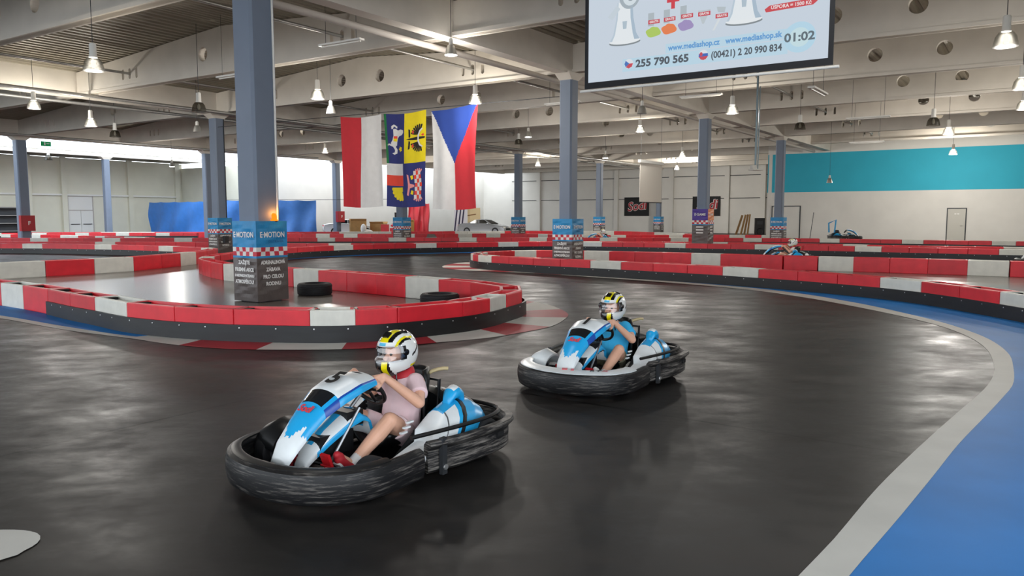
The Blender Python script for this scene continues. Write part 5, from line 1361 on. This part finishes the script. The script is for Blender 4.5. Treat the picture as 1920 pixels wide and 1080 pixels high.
# ------------------------------------------------------------------ more karts out on the track
def far_kart(label, x, y, h, z=0.0, driver=None):
    k = copy_tree(k1); k['label'] = label
    for c in list(k.children_recursive):
        if c.name.startswith('race_number'): bpy.data.objects.remove(c)
    place(k, x, y, h, z)
    if driver:
        d = copy_tree(p_a); d['label'] = driver[0]
        for c in d.children:
            if c.name.startswith(('t_shirt', 'shorts')):
                c.material_slots[0].link = 'OBJECT'; c.material_slots[0].material = driver[1] if c.name.startswith('t_') else driver[2]
        place(d, x, y, h, z)
    return k
MT['wcotton'] = mat('white cotton', '#d8d6d2', 0.85); MT['gcotton'] = mat('green print cotton', '#6f8f78', 0.85, var=0.3, scale=30)
far_kart('blue and white kart passing behind the back wall of the second barrier loop', 9.75, 27.6, math.radians(150), 0, ('child in white top driving the kart behind the second barrier loop', MT['wcotton'], MT['gcotton']))
far_kart('blue and white kart with only its nose showing past the barrier end', 18.1, 26.0, math.radians(155))
far_kart('distant small kart passing the white barrier tops', 5.2, 46.6, math.radians(170), 0, ('distant driver in pale blue top and white helmet', mat('pale blue cotton', '#9db8d0', 0.85), MT['black']))
pk = far_kart('parked kart on a low stand before the white and teal wall', 19.9, 46.0, math.radians(-12), 0.24)
st = thing('kart_stand', 'low black stand carrying the parked kart', 'stand', (19.9, 46.0, 0), math.radians(-12))
mb = MB()
for x in (-0.5, 0.5):
    for y in (-0.3, 0.3): mb.tube([(x, y, 0), (x, y, 0.26)], 0.025, 6)
    mb.tube([(x, -0.3, 0.26), (x, 0.3, 0.26)], 0.02, 6)
mb.tube([(-0.5, -0.3, 0.25), (0.5, -0.3, 0.25)], 0.02, 6).tube([(-0.5, 0.3, 0.25), (0.5, 0.3, 0.25)], 0.02, 6).build('frame', MT['black'], st)
hp = MB().tube([(-0.62, 0.05, 0.3), (-0.55, 0.05, 1.2), (-0.95, 0.05, 1.0), (-0.92, 0.05, 0.45)], 0.045, 8).build('lifting_hoop', MT['kblue'], pk)

# ------------------------------------------------------------------ cars at the back
def car(label, x, y, h, paint, sedan=True):
    c = thing('parked_car', label, 'car', (x, y, 0), h)
    Lc, Wc_ = 4.6, 1.78
    def prof(side):
        return [(-2.28, 0.42), (-2.30, 0.70), (-2.20, 0.92), (-1.75, 1.00), (-1.05, 1.02), (0.55, 0.97), (0.85, 0.95), (1.6, 0.82), (2.10, 0.70), (2.28, 0.52), (2.26, 0.32), (1.9, 0.22), (-1.9, 0.22), (-2.2, 0.30)]
    pr = prof(0)
    rings = []
    for yy, k in ((-Wc_ / 2 + 0.02, 0.93), (-Wc_ / 2, 0.97), (-Wc_ / 2 + 0.10, 1.0), (0, 1.0), (Wc_ / 2 - 0.10, 1.0), (Wc_ / 2, 0.97), (Wc_ / 2 - 0.02, 0.93)):
        rings.append([(px * (0.985 if abs(yy) > 0.8 else 1.0), yy, 0.22 + (pz - 0.22) * k) for px, pz in pr])
    MB().loft(rings).build('body', paint, c, 35)
    cab = [(-1.45, 0.98), (-0.75, 1.32), (0.05, 1.38), (0.45, 1.30), (1.05, 0.95)]
    rings = []
    for yy, kz, kx in ((-0.80, 0.0, 1.0), (-0.66, 0.93, 0.93), (-0.55, 1.0, 0.9), (0.55, 1.0, 0.9), (0.66, 0.93, 0.93), (0.80, 0.0, 1.0)):
        rings.append([(-0.2 + (px + 0.2) * kx, yy, 0.95 + (pz - 0.95) * kz) for px, pz in cab] + [(0.9 * kx, yy, 0.94), (-1.3 * kx, yy, 0.94)])
    cb_ = MB().loft(rings).build('cabin', paint, c, 35)
    gl = mat('dark car glass', '#15181b', 0.08) if 'dark car glass' not in bpy.data.materials else bpy.data.materials['dark car glass']
    for s in (1, -1):
        MB().add([(x_, s * y_, z_) for x_, y_, z_ in ((-1.15, 0.79, 1.0), (0.70, 0.79, 1.0), (0.32, 0.70, 1.28), (0.02, 0.69, 1.325), (-0.62, 0.70, 1.29))], [(0, 1, 2, 3, 4)]).build('side_window', gl, c)
        MB().box((-0.2, s * 0.795, 1.15), (0.05, 0.01, 0.3)).build('door_pillar', paint, c)
        MB().box((0.72, s * 0.95, 1.0), (0.14, 0.16, 0.1)).build('wing_mirror', paint, c)
        for xx in (-1.36, 1.38):
            Mx = Matrix.Translation((xx, s * 0.80, 0.32)) @ Matrix.Rotation(PI / 2, 4, 'X')
            ty = MB().lathe([(0.21, -0.1), (0.29, -0.11), (0.32, -0.08), (0.32, 0.08), (0.29, 0.11), (0.21, 0.1)], 24, M=Mx).build('tyre', MT['tyre'], c, 35)
            rm = MB().lathe([(0.21, -0.1), (0.19, -0.09), (0.19, 0.09), (0.21, 0.1)], 20, M=Mx)
            for q_ in range(5):
                a = 2 * PI * q_ / 5; rm.box((xx + 0.1 * math.cos(a), s * 0.88, 0.32 + 0.1 * math.sin(a)), (0.2, 0.02, 0.05), M=Matrix.Rotation(-a, 3, 'Y'))
            rm.build('rim', MT['kgrey'], ty)
        MB().box((2.16, s * 0.62, 0.64), (0.16, 0.34, 0.12)).build('headlight', MT['bulb_dim'], c)
        MB().box((-2.24, s * 0.64, 0.80), (0.08, 0.34, 0.14)).build('tail_light', MT['red'], c)
    MB().add([(1.02, -0.72, 0.97), (1.02, 0.72, 0.97), (0.40, 0.58, 1.305), (0.40, -0.58, 1.305)], [(0, 1, 2, 3)]).build('windscreen', gl, c)
    MB().box((2.25, 0, 0.50), (0.06, 1.0, 0.16)).build('grille', MT['black'], c)
car('silver coupe parked below the flags at the back', -2.45, 69.2, math.radians(-22), mat('silver car paint', '#b4b7ba', 0.25, 0.25))
wc = car('white car half hidden behind the grey column beside the blue tarpaulin', -14.3, 67.9, math.radians(17), mat('white car paint', '#dedede', 0.25))

# ------------------------------------------------------------------ blue tarpaulins and clutter along the alcove
def tarp(label, a, b, zt, zb, m, seed, name='tarpaulin', sag=0.12):
    a, b = Vector(a), Vector(b); d = b - a; nrm = Vector((d.y, -d.x, 0)).normalized(); rn = random.Random(seed); ph = [rn.uniform(0, 6) for _ in range(3)]
    NA, NB = 60, 24; vs = []
    for k in range(NB + 1):
        for i in range(NA + 1):
            u_, w_ = i / NA, k / NB
            z = zt + (zb - zt) * w_ - sag * abs(math.sin(5 * PI * u_)) * (1 - w_) * 0.4
            f_ = 0.10 * math.sin(26 * u_ + ph[0] + 3 * w_) * (0.3 + w_) + 0.06 * math.sin(11 * u_ + 7 * w_ + ph[1])
            vs.append(a + d * u_ + nrm * f_ + Vector((0, 0, z)))
    mb = MB(); mb.add(vs, [(k * (NA + 1) + i, k * (NA + 1) + i + 1, (k + 1) * (NA + 1) + i + 1, (k + 1) * (NA + 1) + i) for k in range(NB) for i in range(NA)])
    me = mb.mesh(name, m); me.polygons.foreach_set('use_smooth', [True] * len(me.polygons))
    return tag(link(name, me), label, name.replace('_', ' '))
MT['tarp'] = mat('blue tarpaulin', '#3f7fd0', 0.5, var=0.08, scale=3)
tarp('creased blue tarpaulin hung across the wall corner by the exit doors', (-32.0, 68.2, 0), (-24.0, 62.5, 0), 2.85, 0.0, MT['tarp'], 1)
tarp('bright blue tarpaulin hung behind the beacon column beside the white car', (-22.6, 61.2, 0), (-15.6, 61.6, 0), 2.9, 0.0, MT['tarp'], 2)
rp = MB().tube([(-22.8, 61.2, 2.92), (-15.4, 61.7, 2.95), (-10.0, 62.4, 3.0), (-6.5, 45.6, 3.1)], 0.015, 5)
tag(rp.build('tarp_rope', MT['darksteel']), 'thin dark rope from which the blue tarpaulin hangs', 'rope')
tarp('glossy red drape hanging behind the column below the eagle flag', (-8.9, 66.2, 0), (-7.2, 67.4, 0), 2.75, 0.0, mat('glossy red drape', '#d8404e', 0.3), 4, 'red_drape')

MT['card'] = mat('brown cardboard', '#b08a58', 0.85, var=0.1, scale=4)
def carton(label, x, y, z, d, rz, m, open_=True, cat='box', name='cardboard_box'):
    t = thing(name, label, cat, (x, y, z), rz)
    mb = MB(); w, l, h = d; th = 0.015
    for c, s in (((0, -l / 2, h / 2), (w, th, h)), ((0, l / 2, h / 2), (w, th, h)), ((-w / 2, 0, h / 2), (th, l, h)), ((w / 2, 0, h / 2), (th, l, h)), ((0, 0, th / 2), (w, l, th))): mb.box(c, s)
    mb.build('carton', m, t)
    if open_:
        for s in (1, -1):
            MB().box((0, s * (l / 2 + 0.08), h + 0.09), (w, 0.012, 0.24), M=Matrix.Rotation(-s * 0.8, 3, 'X')).build('flap', m, t)
    else: MB().box((0, 0, h - 0.02), (w * 1.03, l * 1.03, 0.07)).build('lid', m, t)
carton('large open cardboard box at the left of the clutter heap', -12.9, 64.6, 0, (1.3, 1.0, 1.25), 0.3, MT['card'])
carton('tall cardboard box leaning among the clutter beneath the red and white flag', -11.3, 65.4, 0, (1.2, 0.9, 1.0), -0.2, MT['card'])
carton('tawny cardboard box stacked against the wall beside the bannered column', -8.75, 64.9, 0, (1.0, 0.8, 1.15), 0.1, mat('tawny cardboard', '#c79a55', 0.85))
carton('red plastic crate standing on the floor in the clutter heap', -10.45, 63.5, 0, (0.6, 0.55, 0.95), 0.0, MT['red'], False, 'crate', 'plastic_crate')
carton('low red plastic crate with a rim beside the taller red crate', -9.55, 63.5, 0, (0.9, 0.6, 0.66), 0.0, MT['red'], False, 'crate', 'plastic_crate')
wb = thing('seat_cushion', 'white bundled seat cushion dropped in front of the cardboard boxes', 'cushion', (-11.9, 63.3, 0), 0.5)
mb = MB(); ellipsoid(mb, (0, 0, 0.28), (0.55, 0.35, 0.28)); mb.build('pad', MT['wcotton'], wb, 60)
mb = MB(); ellipsoid(mb, (-0.3, 0, 0.62), (0.22, 0.3, 0.4)); mb.build('back_pad', MT['wcotton'], wb, 60)
rb = thing('folded_banner', 'heap of red and white banner cloth lying on the red crates', 'banner', (-9.5, 63.5, 0.70), 0.0)
mb = MB(); ellipsoid(mb, (0.05, 0, 0.17), (0.55, 0.3, 0.17)); mb.build('red_cloth', MT['red'], rb, 60)
mb = MB(); ellipsoid(mb, (0.05, -0.05, 0.36), (0.45, 0.2, 0.08)); mb.build('white_cloth', MT['wcotton'], rb, 60)
tv = thing('monitor', 'small black monitor standing behind the red heap', 'monitor', (-9.6, 65.0, 1.5), 0)
MB().box((0, 0, 0.25), (0.55, 0.05, 0.4)).build('panel', MT['ink'], tv); MB().tube([(0, 0.03, -1.5), (0, 0.03, 0.1)], 0.03, 6).build('stand', MT['darksteel'], tv)
# poster panels and doorway behind the silver car
pw = thing('poster_panel', 'tall white poster panel with dark purple stripes beside the silver car', 'poster', (-4.75, 71.6, 0), 0.0)
MB().box((0, 0, 1.2), (1.25, 0.05, 2.4)).build('board', mat('poster white', '#e6e4ea', 0.5), pw)
mb = MB()
for k, x in enumerate((-0.45, -0.12, 0.18)): mb.box((x, -0.03, 1.3), (0.13, 0.01, 2.1), M=Matrix.Rotation(0.12, 3, 'Y'))
mb.build('stripe', mat('dark purple print', '#2c2148', 0.5), pw)
py_ = thing('poster_panel', 'pale yellow advertising panel standing behind the silver car', 'poster', (-3.6, 71.9, 0), 0.0)
MB().box((0, 0, 1.2), (1.3, 0.05, 2.4)).build('board', mat('poster cream', '#ecd5a6', 0.5), py_)
MB().box((-0.15, -0.03, 1.75), (0.8, 0.01, 0.09), M=Matrix.Rotation(-0.15, 3, 'Y')).build('print_line', mat('brown print', '#8a6038', 0.6), py_)
# planks and loudspeaker in the recess beside the teal wall
for k, (off, tl, w_) in enumerate(((0.0, 0.30, 0.16), (0.42, 0.22, 0.14), (0.72, 0.16, 0.14), (1.0, 0.10, 0.12))):
    o = MB().box((0, 0, 0.9), (w_, 0.05, 1.8)).build('leaning_plank', MT['card'] if k % 2 else mat('tan plank', '#a07d52', 0.8), None, loc=(17.3 + off * 0.85, 59.8 - off * 0.3, 0), rot=(0, tl, 0))
    tag(o, 'brown wooden plank leaning in the recess beside the black loudspeaker', 'plank', 'planks leaning in the recess')
ls = thing('loudspeaker', 'big black loudspeaker cabinet at the edge of the teal wall', 'loudspeaker', (18.8, 58.6, 0.0), -0.2)
MB().box((0, 0, 0.75), (0.7, 0.5, 1.5)).build('cabinet', MT['ink'], ls)
MB().lathe([(0.26, 0), (0.24, 0.02), (0.05, -0.05), (0.0, -0.03)], 20, M=Matrix.Translation((0, -0.255, 0.5)) @ Matrix.Rotation(PI / 2, 4, 'X')).build('woofer', MT['black'], ls)
MB().box((0, -0.255, 1.15), (0.4, 0.02, 0.25)).build('horn', MT['darksteel'], ls)
sg = thing('marker_pole', 'thin leaning rod standing before the white wall', 'rod', (19.5, 50.5, 0), 0)
MB().tube([(0, 0, 0), (0.22, 0, 1.9)], 0.02, 6).build('rod', MT['darksteel'], sg); MB().lathe([(0.12, 0), (0.1, 0.03), (0.0, 0.04)], 12).build('foot', MT['darksteel'], sg)
# small grey ramps lying on the far barriers
for x, y, lab in ((-4.6, 43.75, 'small silver wedge plate lying on the straight barrier near the eagle flag'), (11.0, 43.55, 'small striped grey wedge plate lying on the straight barrier by the purple banner')):
    t = thing('wedge_plate', lab, 'plate', (x, y + 0.2, 0.44), 0.3)
    MB().prism([(-0.3, -0.12), (0.3, -0.12), (0.3, 0.12), (-0.3, 0.12)], 0, 0.02).add([(-0.3, -0.12, 0.02), (0.3, -0.12, 0.02), (0.2, 0.1, 0.2), (-0.2, 0.1, 0.2)], [(0, 1, 2, 3)]).build('plate', MT['steel'], t)
# grey rack at the far left edge
rk_ = thing('tyre_rack', 'dark metal shelf rack against the far left wall', 'rack', leftp(18.6, 0, 1.2), AU)
mb = MB()
for z in (0.5, 1.1, 1.7, 2.3): mb.box((0, 0, z), (1.9, 0.5, 0.05))
mb.build('shelf', MT['steel'], rk_); mb = MB()
for x in (-0.93, 0.93):
    for y in (-0.24, 0.24): mb.box((x, y, 1.2), (0.05, 0.05, 2.4))
mb.build('post', MT['darksteel'], rk_)
mb = MB(); mb.box((0, 0.26, 1.3), (1.9, 0.02, 2.1)).build('back_panel', MT['darksteel'], rk_)
